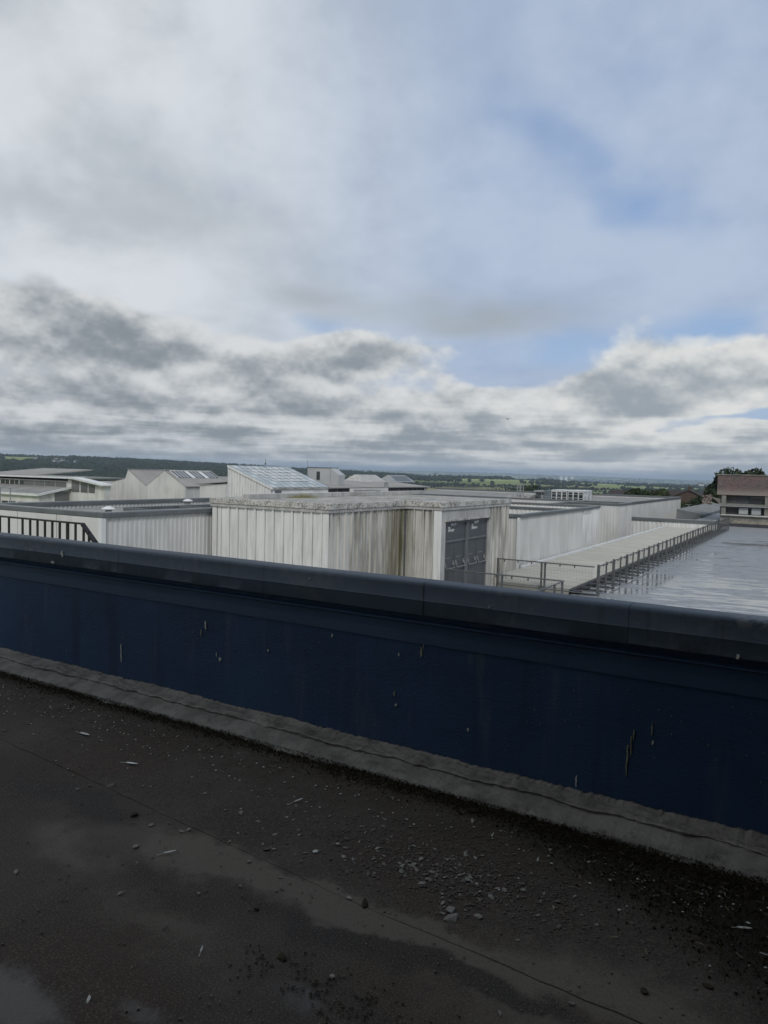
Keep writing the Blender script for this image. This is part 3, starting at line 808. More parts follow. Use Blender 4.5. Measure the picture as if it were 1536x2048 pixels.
# black stair railing just over the parapet at the left
BR = thing('stair_railing', 'black flat bar stair railing just beyond the parapet at the left', 'railing', (-9, 6, -.4)); BR.location = (0, 0, 0)
def rail_px(): pass
yb = 6.0
for i, x in enumerate((-10.05, -9.81, -9.60, -9.29, -9.12, -8.96, -8.80, -8.645, -8.49, -8.33, -8.17, -8.01)):
    w = .032 if i != 9 else .05
    zt = .83
    Bx(x - w / 2, x + w / 2, yb - .008, yb + .008, -.6, zt - .01).build('baluster', BLACK_P, BR)
for x, zt in ((-7.905, .745), (-7.78, .64)): Bx(x - .016, x + .016, yb - .008, yb + .008, -.6, zt).build('baluster', BLACK_P, BR)
Bx(-10.6, -8.03, yb - .03, yb + .03, .825, .845).build('top_rail', BLACK_P, BR)
MB().prism([(-8.03, .845), (-8.03, .815), (-7.28, .15), (-7.26, .185)], 'y', yb - .03, yb + .03).build('sloping_rail', BLACK_P, BR)

# ------------------------------------------------------------------ ribbed blocks on the right
A1 = block('ribbed_block', 'long light grey ribbed wall block behind the fire door plant room', -29, -11.72, 31.65, 41.9, -.22, -.9, -6.5, pitch=.16, skip=('back',))
# parapet head running on past the end of that wall
o_ = Bx(-11.86, -11.72, 41.962, 43.7, -.62, -.24).build('parapet_head', RIB_A, A1)
Bx(-11.92, -11.66, 41.97, 43.75, -.35, -.22).build('coping', GREY_TRIM, A1, .01)
Bx(-11.83, -11.70, 31.58, 31.70, -6.5, -.36).build('corner_trim', WHITE_P, A1, .01)
block('white_ribbed_block', 'white ribbed block with dark grey coping behind the long ribbed wall', -32, -13.4, 45.0, 52.0, -.47, -1.0, -6, pitch=.3, wall=WHITE_CLAD)
block('stepped_block', 'thin ribbed block in front of the rooftop plant', -40, -18.3, 53.1, 66.0, -.60, -1.1, -6, pitch=.22)
block('return_block', 'short ribbed block stepping right below the rooftop plant', -18.2, -14.2, 61.2, 66.0, -.60, -1.1, -6, pitch=.25, skip=('left',))
block('end_wall_block', 'pale ribbed wall with grey coping at the far end of the lichen roof', -19.2, -7.7, 67.0, 69.2, -1.91, -1.97, -12, pitch=.34, wall=WHITE_CLAD, trim=.26, skip=('back',))
A2 = block('far_ribbed_block', 'far grey ribbed wall block carrying the rooftop plant', -62, -19.0, 71.2, 122.4, -1.27, -1.7, -12, pitch=.4, trim=.26, skip=('left',))
tag(Bx(-19.2, -11.6, 41.9, 67.0, -12.4, -12.0).build('courtyard_floor', ROOF_GREY), kind='structure')
ds = thing('ladder_stanchion', 'pale ladder post standing over the end of the ribbed wall', 'ladder', (-18.4, 66.7, -1.9)); ds.location = (0, 0, 0)
for x in (-18.62, -18.28): Bx(x, x + .05, 66.80, 66.85, -1.9, -.25).build('stile', GALV_L, ds)
for k in range(6): Bx(-18.57, -18.28, 66.81, 66.84, -1.6 + k * .25, -1.56 + k * .25).build('rung', GALV_L, ds)

# ------------------------------------------------------------------ rooftop plant
def louvre_unit(label, x0, x1, y0, y1, z0, z1):
    t = thing('air_handling_unit', label, 'ventilation unit', (x0, y0, z0), 'plant units on the far roof'); t.location = (0, 0, 0)
    MB().box(x0, x1, y0, y1, z0, z1 - .09).build('casing', WHITE_P, t)
    MB().prism([(x0 - .06, z1 - .085), (x1 + .06, z1 - .085), (x1 + .02, z1 + .02), (x0 + .02, z1 + .02)], 'y', y0 - .05, y1 + .05).build('lid', WHITE_P, t)
    n = max(3, int((x1 - x0) / .42)); w = (x1 - x0) / n
    for i in range(n):
        a = x0 + i * w
        g = Bx(a + .06, a + w - .06, y0 - .012, y0 - .002, z0 + .42, z1 - .2).build('grille', GLASS_D, t)
        for k in range(3): Bx(a + .06, a + w - .06, y0 - .03, y0 - .013, z0 + .55 + k * (z1 - z0 - .6) / 3, z0 + .58 + k * (z1 - z0 - .6) / 3).build('louvre', WHITE_P, g)
louvre_unit('left white louvred plant unit on the far roof', -24.4, -22.75, 75.0, 78, -1.65, .08)
louvre_unit('right white louvred plant unit on the far roof', -22.65, -21.0, 75.0, 78, -1.65, .10)
tk = thing('chiller_unit', 'blue grey chiller with pale canopy left of the louvred units', 'ventilation unit', (-26, 75, -1.7)); tk.location = (0, 0, 0)
Bx(-25.4, -24.5, 75.2, 78, -1.69, .02).build('casing', mat('blue grey casing', (.17, .20, .22), (.13, .155, .17), 1, rough=.5), tk)
Bx(-26.3, -25.2, 74.9, 78, -.22, -.02).build('canopy', GALV_L, tk, .01)
Bx(-26.2, -25.45, 75.3, 77.8, -.5, -.23).build('fan_housing', GLASS_M, tk)
for x in (-26.25, -25.5): Bx(x, x + .05, 75.0, 75.05, -1.69, -.23).build('leg', GALV_L, tk)
bx = thing('pale_duct_box', 'pale boxed duct between the cage ladder and chiller', 'duct', (-28, 75, -1.7)); bx.location = (0, 0, 0)
Bx(-27.4, -26.45, 75.5, 78, -1.69, -.55).build('casing', CAP_PALE, bx, .02)
Bx(-29.6, -27.5, 75.5, 80, -1.69, -.75).build('casing', RENDER_W, bx, .02)
Bx(-29.65, -27.45, 75.45, 80.05, -.748, -.70).build('lid', CAP_PALE, bx)
for k in range(3): Bx(-26.9 + k * .16, -26.85 + k * .16, 75.44, 75.498, -1.5, -.75).build('louvre', GALV, bx)
cg = thing('cage_ladder', 'pale hooped cage ladder top rising above the rooftop plant', 'ladder', (-27.5, 74, -1.7)); cg.location = (0, 0, 0)
for x in (-27.84, -27.55, -27.45, -27.16): Bx(x, x + .07, 74.0, 74.045, -1.7, .52).build('stile', GALV_L, cg)
for k in range(8):
    z = -1.5 + k * .28
    for a in (-27.79, -27.40): Bx(a, a + .24, 74.005, 74.04, z, z + .04).build('rung', GALV_L, cg)
Bx(-27.84, -27.115, 74.0, 74.045, .521, .56).build('head_rail', GALV_L, cg)
gr_ = thing('plant_guard_rail', 'pale tubular guard rail right of the louvred plant units', 'railing', (-20.6, 74, -1.7)); gr_.location = (0, 0, 0)
for x in (-21.35, -20.85, -20.2, -19.9): Bx(x, x + .05, 74.0, 74.05, -1.69, -.20).build('post', GALV_L, gr_)
for z in (-.20, -.72, -1.15): Bx(-21.35, -19.85, 73.95, 73.995, z, z + .045).build('rail', GALV_L, gr_)
for x in (-28.3, -26.7, -25.1, -23.5, -21.9): Bx(x, x + .04, 74.0, 74.04, -1.69, -.62).build('post', GALV_L, gr_)
for z in (-.62, -1.05): Bx(-28.3, -21.36, 73.96, 73.996, z, z + .035).build('rail', GALV_L, gr_)
sk = thing('small_plant_skid', 'small dark skid of pumps behind the plant guard rail', 'ventilation unit', (-20.6, 75, -1.7)); sk.location = (0, 0, 0)
Bx(-20.95, -20.25, 75.0, 76, -1.69, -1.62).build('base', GALV, sk)
for k in range(4): Bx(-20.92 + k * .17, -20.80 + k * .17, 75.1, 75.6, -1.618, -1.0).build('pump', GLASS_D, sk, .02)
for x in (-18.9 - 20, ): pass

# ------------------------------------------------------------------ glazed lantern
LN = thing('glazed_lantern', 'white ribbed lantern with sloping glazed roof behind the plant room', 'building', (-30, 35, -.2)); LN.location = (0, 0, 0)
xl, xr, zl, zr, y0, y1, zb = -32.5, -28.95, 1.70, .40, 35.0, 41.0, -.9
n = 15
for i in range(n):
    a, b = xl + .06 + (xr - xl - .12) * i / n, xl + .06 + (xr - xl - .12) * (i + 1) / n
    za, zb2 = (zl + (zr - zl) * (q - xl) / (xr - xl) - .10 for q in (a, b))
    MB().prism([(a + .004, zb), (b - .004, zb), (b - .004, zb2), (a + .004, za)], 'y', y0, y0 + .05).prism([(b - .06, zb), (b - .012, zb), (b - .012, zb2), (b - .06, zb2 + .02)], 'y', y0 - .045, y0 - .0005).build('cladding_panel', WHITE_CLAD, LN)
Bx(xl - .02, xl + .055, y0 - .05, y0 + .05, zb, zl - .05).build('corner_trim', WHITE_P, LN)
MB().prism([(xl - .05, zl + .02), (xl - .05, zl - .12), (xr + .05, zr - .12), (xr + .05, zr + .02)], 'y', y0 - .07, y0 - .047 + .09).build('verge_trim', WHITE_CLAD, LN)
MB().corr('y', y0 + .1, y1, xr - .04, zb, zr - .1, .2, .03, 1).box(xr - .2, xr - .045, y0 + .1, y1, zb, zr - .1).build('eave_wall', WHITE_CLAD, LN)
Bx(xr - .1, xr + .06, y0 + .05, y1 + .05, zr - .098, zr - .005).build('eave_gutter', MOSS_CAP, LN)
Bx(xr + .0, xr + .035, y0 + .35, y0 + .9, zb, zr - .16).build('louvre_hatch', DOOR_F, LN)
Bx(xl, xl + .1, y0 + .1, y1, zb, zl - .1).build('high_wall', WHITE_CLAD, LN)
Bx(xl + .1, xr - .2, y1 - .1, y1, zb, zr - .15).build('far_wall', WHITE_CLAD, LN)
PANE = mat('pale patent glazing', (.40, .44, .44), (.32, .36, .36), .9, rough=.3, spec=.5)
PANE_W = mat('whitened glazing', (.52, .55, .54), (.42, .45, .44), 1.2, rough=.3, spec=.5)
nr, nc = 7, 9
sl = Vector((xr + .05 - xl, 0, zr - zl)); 
def slope_quad(s0, s1, t0, t1, lift, th):
    """a thin slab on the roof slope: s along the fall (0..1), t along Y"""
    mb = MB(); nrm = Vector((-(zr - zl), 0, xr + .05 - xl)).normalized()
    P = lambda s, t, h: Vector((xl, 0, zl)) + sl * s + Vector((0, t, 0)) + nrm * h
    vs = [P(s0, t0, lift), P(s1, t0, lift), P(s1, t1, lift), P(s0, t1, lift), P(s0, t0, lift + th), P(s1, t0, lift + th), P(s1, t1, lift + th), P(s0, t1, lift + th)]
    return mb.add(vs, [(3, 2, 1, 0), (4, 5, 6, 7), (0, 1, 5, 4), (1, 2, 6, 5), (2, 3, 7, 6), (3, 0, 4, 7)])
tw = (y1 - y0) / nc
for r_ in range(nr):
    for c_ in range(nc):
        slope_quad(r_ / nr + .004, (r_ + 1) / nr - .004, y0 + c_ * tw + .02, y0 + (c_ + 1) * tw - .02, 0, .02).build('pane', PANE if (r_ + c_) % 3 else PANE_W, LN)
for c_ in range(nc + 1): slope_quad(0, 1, y0 + c_ * tw - .018, y0 + c_ * tw + .018, .0, .035).build('glazing_bar', GALV_L, LN)
for r_ in range(1, 6):
    slope_quad(r_ / nr - .012, r_ / nr + .012, y0 + tw * (1.5 if r_ < 4 else 2.5), y0 + tw * 7.6, .036, .03).build('white_batten', WHITE_P, LN)
for c_ in range(2, 8): slope_quad(1 / nr + .013, (4.98 if c_ > 2 else 4) / nr, y0 + c_ * tw - .05, y0 + c_ * tw + .05, .0362, .025).build('white_batten', WHITE_P, LN)
an = thing('aerial_mast', 'thin aerial mast on the lantern ridge', 'aerial', (-32.6, 38.7, 1.7))
MB().tube((0, 0, -.3), (0, 0, .55), .012, n=6).build('mast', GALV, an)
Bx(-.04, .04, -.03, .03, .12, .24).build('head', GALV, an)

# ------------------------------------------------------------------ saw-tooth building
SW = thing('saw_tooth_building', 'pale rendered saw tooth roofed building left of the glazed lantern', 'building', (-68, 60, -8)); SW.location = (0, 0, 0)
pf = [(-75.96, -9), (-75.96, -.88), (-72.41, -.16), (-71.89, .93), (-68.73, -.95), (-65.65, .95), (-62.47, -.69), (-62.3, -.75), (-62.3, -9)]
MB().prism(pf, 'y', 60.0, 60.3).build('gable_wall', RENDER_W, SW)
MB().prism([(-75.9, -9), (-75.9, -.98), (-72.41, -.3), (-71.89, .75), (-68.73, -1.1), (-65.65, .75), (-62.4, -.85), (-62.4, -9)], 'y', 60.305, 67.5).build('hall_body', RENDER_W, SW)
def slab(a, b, ya, yb_, th=.08, m=ROOF_SHEET, nm='roof_slope', par_=None, lift=.01):
    MB().prism([(a[0], a[1] + lift), (b[0], b[1] + lift), (b[0], b[1] + lift + th), (a[0], a[1] + lift + th)], 'y', ya, yb_).build(nm, m, par_ or SW)
slab((-75.96, -.88), (-72.42, -.16), 60.0, 67.5)
slab((-71.88, .93), (-68.74, -.95), 60.0, 67.5)
slab((-68.72, -.95), (-65.66, .95), 60.0, 67.5)
slab((-65.64, .95), (-62.2, -.80), 60.0, 67.5)
MB().prism([(-66.6, -9), (-66.6, .1), (-66.0, .28), (-62.4, -.85), (-62.4, -9)], 'y', 67.52, 92).build('rear_hall', RENDER_W, SW)
slab((-66.0, .28), (-61.9, -.92), 67.52, 92)
Bx(-62.15, -61.95, 62.5, 92, -1.25, -.95).build('dark_eave_strip', GLASS_D, SW)  # dark strip along the right eave
for a_, b_, ya, yb_, mm in ((-72.05, .93, 60, 67.5, CAP_PALE), (-65.78, .95, 60, 67.5, CAP_PALE)):
    Bx(a_, a_ + .3, ya, yb_, b_ + .09, b_ + .14).build('ridge_capping', mm, SW)
sx0, sz0, sx1, sz1 = -65.45, .86, -63.95, .08
for i in range(12):
    ya = 60.55 + i * .545
    m_ = WHITE_P if i in (4, 8) else GLASS_D
    p_ = MB().prism([(sx0, sz0 + .10), (sx1, sz1 + .10), (sx1, sz1 + .16), (sx0, sz0 + .16)], 'y', ya + .07, ya + .48).build('skylight', m_, SW)
    MB().prism([(sx0, sz0 + .10), (sx1, sz1 + .10), (sx1, sz1 + .19), (sx0, sz0 + .19)], 'y', ya, ya + .065).build('glazing_bar', WHITE_P, p_)
Bx(-65.4, -65.3, 60.5, 67.2, .96, 1.04).build('skylight_head', WHITE_P, SW)
MB().tube((-75.85, 59.95, -9), (-75.85, 59.95, -.9), .05, n=6).build('downpipe', GALV, SW)

# ------------------------------------------------------------------ white clerestory building far left
CB = thing('clerestory_building', 'white building with stepped flat roofs and clerestory windows at far left', 'building', (-80, 50, -9)); CB.location = (0, 0, 0)
MB().prism([(50.0, -9), (50.0, -2.2), (53.9, -1.45), (53.9, -9)], 'x', -104, -74.5).build('lower_hall', RENDER_W, CB)
MB().prism([(49.85, -1.98), (49.85, -2.12), (54.0, -1.32), (54.0, -1.18)], 'x', -104.2, -74.3).build('lower_roof', ROOF_GREY, CB)
Bx(-104.2, -74.25, 49.70, 49.845, -2.16, -1.90).build('fascia', WHITE_P, CB)
MB().prism([(49.70, -1.90), (49.70, -2.16), (54.0, -1.34), (54.0, -1.08)], 'x', -74.298, -74.15).build('fascia', WHITE_P, CB)
for i in range(9): 
    f_ = Bx(-103 + i * 3.1, -100.4 + i * 3.1, 49.96, 49.995, -3.5, -2.92).build('window', GLASS_D, CB)
    Bx(-101.75 + i * 3.1, -101.65 + i * 3.1, 49.93, 49.958, -3.5, -2.92).build('mullion', WHITE_P, f_)
Bx(-74.49, -74.46, 52.0, 53.8, -3.5, -1.7).build('side_panel', GLASS_M, CB)
Bx(-106, -74.9, 54.0, 62, -9, -.5).build('upper_hall', RENDER_W, CB)
for i in range(11):
    a = -104.6 + i * 1.95
    f_ = Bx(a, a + 1.8, 53.955, 53.995, -1.16, -.62).build('window', GLASS_D, CB)
    Bx(a + .85, a + .95, 53.93, 53.954, -1.16, -.62).build('mullion', WHITE_P, f_)
for i in range(4): Bx(-83.3 + i * 2.05, -81.35 + i * 2.05, 53.96, 53.995, -1.16, -.60).build('grey_panel', GLASS_M, CB)
MB().prism([(-74.9, -9), (-74.9, -.30), (-73.65, -.2), (-68.6, -.82), (-68.6, -9)], 'y', 54.0, 54.9).build('gable_wing', RENDER_W, CB)
for a, b in ((-74.2, -72.85), (-72.6, -71.4), (-71.2, -70.15)):
    za, zb_ = (-.38 - .62 * (q + 73.65) / 5.05 for q in (a, b))
    MB().prism([(a, -1.70), (b, -1.70), (b, zb_ - .02), (a, za - .02)], 'y', 53.95, 53.99).build('window', GLASS_M, CB)
MB().prism([(-106.2, -.33), (-73.65, -.20), (-73.65, -.02), (-106.2, -.15)], 'y', 53.5, 54.2).build('upper_fascia', WHITE_P, CB)
MB().prism([(-106.2, -.34), (-74.9, -.22), (-74.9, -.06), (-106.2, -.18)], 'y', 54.205, 62).build('upper_roof', ROOF_GREY, CB)
MB().prism([(-73.64, -.02), (-73.64, -.20), (-68.3, -.88), (-68.3, -.70)], 'y', 53.5, 54.95).build('sloping_roof', WHITE_P, CB)
MB().prism([(62.2, -.2), (62.2, -.35), (72.0, .55), (72.0, .70)], 'x', -106, -94).build('far_roof', ROOF_SHEET, CB)
MB().prism([(61.9, -.30), (61.9, -.48), (62.2, -.35), (62.2, -.2)], 'x', -106, -94).build('far_fascia', WHITE_P, CB)
rl = thing('roof_access_rail', 'thin pale access rail at the left edge above the rendered wing', 'railing', (-32, 20, -.4)); rl.location = (0, 0, 0)
for x in (-32.7, -31.92): Bx(x, x + .035, 20, 20.035, -.6, .37).build('post', GALV_L, rl)
MB().prism([(-33.6, .49), (-33.6, .45), (-31.88, .345), (-31.88, .385)], 'y', 19.96, 19.998).build('rail', GALV_L, rl)

# ------------------------------------------------------------------ hall, tower box and skylights behind the lantern
HL = thing('pitched_roof_hall', 'low pitched grey roofed hall with dark eaves behind the plant room', 'building', (-43, 66, -6)); HL.location = (0, 0, 0)
MB().prism([(-40.1, -8), (-40.1, -.25), (-46, .25), (-52, -.25), (-52, -8)], 'y', 52, 76.5).build('hall_body', RENDER_W, HL)
MB().prism([(-39.7, -.17), (-39.7, -.09), (-46, .44), (-46, .36)], 'y', 51.8, 77).build('roof_slope', ROOF_SHEET, HL)
MB().prism([(-46.005, .36), (-46.005, .44), (-52.3, -.09), (-52.3, -.17)], 'y', 51.8, 77).build('roof_slope', ROOF_SHEET, HL)
for i in range(12): Bx(-40.09, -40.04, 52.3 + i * 2.0, 54.15 + i * 2.0, -.62, -.24).build('window', GLASS_D, HL)
def hip_light(label, y0, y1, glazed):
    t = thing('hipped_rooflight', label, 'rooflight', (-46, y0, .4)); t.location = (0, 0, 0)
    b = [(-44.6, y0, .30), (-44.6, y1, .30), (-47.4, y1, .30), (-47.4, y0, .30)]; h = [(-45.8, y0 + .75, 1.12), (-45.8, y1 - .75, 1.12), (-46.2, y1 - .75, 1.12), (-46.2, y0 + .75, 1.12)]
    MB().add(b + h, [(4, 5, 6, 7), (0, 1, 5, 4), (1, 2, 6, 5), (2, 3, 7, 6), (3, 0, 4, 7)]).build('hood', CAP_PALE if not glazed else GALV_L, t)
    if glazed:
        for i in range(9):
            a, b_ = y0 + .6 + (y1 - y0 - 1.4) * i / 9, y0 + .6 + (y1 - y0 - 1.4) * (i + .6) / 9
            MB().add([(-44.75, a, .42), (-44.75, b_, .42), (-45.6, b_, 1.0), (-45.6, a, 1.0)], [(0, 1, 2, 3)]).build('pane', GLASS_D, t)
hip_light('plain grey hipped rooflight on the hall ridge', 69.8, 75.2, False)
hip_light('hipped rooflight with dark panes at the far end of the hall', 77.2, 82.4, True)
TB = thing('stair_tower', 'grey box stair tower with a slanting corner behind the lantern', 'building', (-43, 60, -4)); TB.location = (0, 0, 0)
MB().prism([(-45, -4), (-45, 1.76), (-42.23, 1.76), (-42.23, -4)], 'y', 60.0, 61.4).build('wall', mat('tower cladding', (.45, .455, .45), (.40, .405, .40), .5, rough=.7), TB)
MB().prism([(-42.225, -4), (-42.225, 1.74), (-41.25, 1.09), (-41.25, -4)], 'y', 60.1, 61.2).build('slanted_wall', MATS['tower cladding'], TB)
Bx(-45.06, -42.2, 59.94, 61.45, 1.762, 1.81).build('coping', GALV, TB)
Bx(-43.85, -43.45, 59.96, 59.995, .55, 1.38).build('slot_window', GLASS_D, TB)
MB().prism([(-46.6, .3), (-45.9, 1.05), (-44.05, 1.0), (-44.0, .3)], 'y', 57.2, 58.8).build('lean_to', ROOF_SHEET, TB)
a2 = thing('aerial_mast', 'taller thin aerial mast in front of the grey stair tower', 'aerial', (-43.9, 58.5, .3))
MB().tube((0, 0, 0), (0, 0, 2.25), .022, .012, n=6).build('mast', GALV, a2)
Bx(-.10, .10, -.02, .02, 1.45, 1.49).build('cross_arm', GALV, a2)
fl = thing('flue_stack', 'short steel flue standing before the hall eaves', 'chimney', (-39.0, 65.6, -.9))
MB().lathe(0, 0, [(.21, 0), (.21, 1.15), (.17, 1.17), (.17, 1.28)], 12).build('flue', GALV_L, fl)
MB().lathe(0, 0, [(.25, 1.285), (.25, 1.33), (.05, 1.38)], 12).build('cowl', GALV_L, fl)
lv = thing('louvred_plant_box', 'pale louvred plant enclosure under the hall eaves', 'ventilation unit', (-38.5, 62, -2)); lv.location = (0, 0, 0)
Bx(-38.9, -38.5, 58.6, 65.2, -2.5, -.16).build('casing', RENDER_W, lv)
for k in range(5): Bx(-38.495, -38.44, 58.7, 62.5, -.85 + k * .13, -.79 + k * .13).build('louvre', CAP_PALE, lv)
Bx(-38.495, -38.46, 62.7, 63.7, -.75, -.4).build('dark_vent', GLASS_D, lv)
lowr = block('low_pale_roof', 'low pale roof edge in front of the hall', -37.5, -24.0, 43.5, 56.0, -.42, -.62, -5, pitch=.4, wall=RENDER_W, trim=.1)

# ------------------------------------------------------------------ red banded building on the right
RED = mat('faded red painted concrete', (.185, .125, .115), (.15, .125, .115), .9, (1, 1, .8), rough=.9,
          extra=lambda nt, pos, c: (lambda z, n: mixc(nt, ((z.step(.15, .85, 1.0, 0.0)) + n.step(.55, .72) * .7).mn(1.0) * .75, mixc(nt, nz(nt, vmath(nt, 'MULTIPLY', pos, (1, 1, 4)), 2.6, 6, .68).step(.52, .62) * .7, c, (.075, .062, .058)), (.30, .265, .23)))(xyz(nt, pos)[2], nz(nt, vmath(nt, 'MULTIPLY', pos, (1, 1, 2)), 1.5, 6, .62)))
RB = thing('red_banded_building', 'concrete building with faded red fascia and strip windows at the right edge', 'building', (-4, 82, -3)); RB.location = (0, 0, 0)
for k in range(8): Bx(-9.3, 12, 82.0 + (.012 if k % 2 else 0), 90, .07 + k * .25, .07 + k * .25 + .246).build('fascia_course', RED, RB)
Bx(-9.36, 12.1, 81.93, 90, 2.072, 2.17).build('coping', CONC, RB)
Bx(-9.0, 12, 82.6, 90, -4, .065).build('rear_wall', mat('dark interior wall', (.10, .105, .10), (.08, .083, .08), 1, rough=.9), RB)  # plain dark grey wall set behind the columns
for x in (-8.85, -4.9, -1.0, 3, 7): Bx(x, x + .42, 82.1, 82.55, -2.9, .066).build('column', CONC, RB, .02)
Bx(-9.1, 12, 82.02, 82.09, -1.0, -.80).build('beam', CONC, RB, .01)
Bx(-9.0, 12, 81.95, 82.08, -1.10, -1.003).build('beam', GALV_L, RB)
for i in range(7):
    x = -6.3 + i * 1.65
    f_ = Bx(x, x + 1.5, 82.5, 82.55, -.78, .0).build('window', GLASS_D, RB)
    Bx(x + .1, x + 1.4, 82.46, 82.495, -.18, -.08).build('blind', GLASS_M, f_)
for i in range(12):
    x = -7.3 + i * 1.16
    f_ = Bx(x, x + 1.0, 82.3, 82.34, -1.88, -1.14).build('window', GLASS_D, RB)
    Bx(x + .09, x + .91, 82.27, 82.296, -1.84, -1.20).build('blind', mat('pale blind', (.42, .44, .44), (.36, .38, .38), 1, rough=.8), f_)
Bx(-8.5, 12, 82.31, 82.5, -1.14, -1.101).build('window_head', GLASS_D, RB)
MB().tube((-8.75, 81.6, -1.98), (12, 81.6, -1.98), .085, n=10).build('white_pipe', CAP_PALE, RB)
Bx(-8.9, 12, 81.75, 82.3, -2.9, -1.90).build('plinth', CONC, RB, .02)
tag(Bx(-7.5, 16, 76.45, 82, -3.2, -2.60).build('ballast_bed', mat('ballast bed', (.20, .19, .15), (.12, .115, .09), 6, rough=.95, bump=.6, bscale=12)), kind='structure')
tag(Bx(-7.5, 16, 76.36, 76.44, -2.80, -2.50).build('roof_kerb', mat('dark kerb membrane', (.040, .043, .047), (.055, .058, .062), 1, rough=.6)), kind='structure')
rng = random.Random(8); mb = MB()
for i in range(1500):
    x, y, s = rng.uniform(-7.4, 4), rng.uniform(78.2, 81.7), rng.uniform(.04, .11)
    mb.box(x - s, x + s, y - s, y + s, -2.61, -2.6 + s * rng.uniform(.6, 1.6))
tag(mb.build('ballast_stones', mat('pale ballast stone', (.40, .37, .29), (.16, .15, .12), 9, rough=.95)), 'loose pale ballast stones below the red banded building', 'ballast', kind='stuff')

# glazed roof with white framing between the far block and the red building
GZ = thing('ridge_glazed_roof', 'pale glazed roof with thin bars left of the red building', 'building', (-13, 86, -3)); GZ.location = (0, 0, 0)
GLZ = mat('dull glazed sheet', (.20, .21, .21), (.16, .17, .17), .6, rough=.6)
Bx(-11.2, -9.25, 70.2, 112, -8, -2.62).build('valley_roof', GLZ, GZ)
Bx(-11.3, -11.21, 86, 122, -8, -2.30).build('gutter_upstand', GREY_TRIM, GZ)
MB().prism([(-11.31, -2.42), (-11.31, -8), (-14.3, -8), (-14.3, -1.95)], 'y', 89.5, 122).build('roof_body', GLZ, GZ)
for i in range(30):
    y = 89.8 + i * 1.08
    MB().tube((-11.35, y, -2.37), (-14.25, y, -1.90), .04, n=5, cap=False).build('glazing_bar', GALV_L, GZ)
for x in (-11.4, -12.1, -12.8, -13.5, -14.2):
    MB().tube((x, 89.5, -2.36 - (x + 11.35) * .16), (x, 122, -2.36 - (x + 11.35) * .16), .035, n=5, cap=False).build('glazing_bar', GALV_L, GZ)
LT = thing('patterned_screen', 'red and white patterned screen wall with sloping rails beyond the glazed roof', 'screen', (-14, 110, -3)); LT.location = (0, 0, 0)
rng = random.Random(2)
mR, mW = mat('screen brick', (.15, .09, .075), (.12, .075, .065), 3, rough=.9), mat('screen pale', (.30, .27, .24), (.25, .225, .205), 3, rough=.9)
for i in range(7):
    for k in range(11):
        if rng.random() < .93:
            Bx(-14.7 + i * .18, -14.7 + i * .18 + .165, 113.0 + (k % 2) * .04, 113.3, -2.9 + k * .2 + i * .03, -2.9 + k * .2 + i * .03 + .185).build('screen_block', mW if rng.random() < .55 else mR, LT)
for k in range(5): MB().tube((-13.5 + k * .22, 113.1, -.85 - k * .05), (-11.6 + k * .2, 113.1, -2.35 - k * .02), .04, n=5).build('sloping_rail', mW, LT)

# ------------------------------------------------------------------ terrain
def lerp_pts(pts, t):
    if t <= pts[0][0]: return pts[0][1]
    for (a, va), (b, vb) in zip(pts, pts[1:]):
        if t <= b: return va + (vb - va) * (t - a) / (b - a)
    return pts[-1][1]
CREST = [(-180, 10), (-75, 14), (-58.5, 15), (-52, 10), (-43, 1), (-35.1, -11), (-31.2, -14), (-27.7, -20), (-21.9, -19), (-12, -30), (0, -32), (60, -20), (180, 10)]
FAR = [(-180, 20), (-45, 10), (-36, 6), (-30, -2), (-24, 6), (-20, 0), (-15, -12), (-9, -26), (0, -30), (180, 20)]
def ss(a, b, t):
    t = min(1, max(0, (t - a) / (b - a))); return t * t * (3 - 2 * t)
def H(x, y):
    r = math.hypot(x, y); az = math.degrees(math.atan2(x, y))
    z = -11.5 - 25 * ss(120, 900, r) - 16 * ss(1200, 5000, r)
    c = lerp_pts(CREST, az)
    bump = ss(900, 2600, r) * (1 - ss(2900, 4600, r))
    z += (c - (-44)) * bump * (1 if r < 2600 else 1)
    f = lerp_pts(FAR, az)
    z += (f + 52 + 10) * ss(7000, 14500, r)
    if r > 300:
        z += 5.0 * ss(300, 2500, r) * fb(x * .0011, y * .0011, 3.3, 3)
        z += 12 * ss(6000, 12000, r) * fb(x * .00022, y * .00022, 9.1, 3)
    return z
def field_mat():
    m = bpy.data.materials.new('patchwork fields'); m.use_nodes = True
    nt = m.node_tree; p = nt.nodes['Principled BSDF']
    pos = nt.nodes.new('ShaderNodeNewGeometry').outputs['Position']
    v = nt.nodes.new('ShaderNodeTexVoronoi'); v.inputs['Scale'].default_value = 1.0
    wv = vmath(nt, 'MULTIPLY', pos, (.0034, .0026, 0))
    nt.links.new(wv, v.inputs['Vector'])
    sp = nt.nodes.new('ShaderNodeSeparateColor'); nt.links.new(v.outputs['Color'], sp.inputs[0])
    a, b = NV(nt, sp.outputs[0]), NV(nt, sp.outputs[1])
    g = nz(nt, pos, .02, 4, .6)
    c = mixc(nt, a.step(.1, .9), (.15, .19, .06), (.32, .36, .14))
    c = mixc(nt, b.step(.62, .72) * .75, c, (.24, .20, .10))
    c = mixc(nt, g.step(.4, .65) * .3, c, (.06, .08, .03))
    wood = nz(nt, pos, .0016, 4, .6).step(.56, .62)
    c = mixc(nt, wood * .8, c, (.018, .030, .012))
    nt.links.new(c, p.inputs['Base Color']); p.inputs['Roughness'].default_value = 1.0; p.inputs['Specular IOR Level'].default_value = .05
    return m
azs = sorted(set([-180 + i * 6 for i in range(61)] + [-66 + i * .5 for i in range(150)]))
azs = [a for a in azs if a < 180]
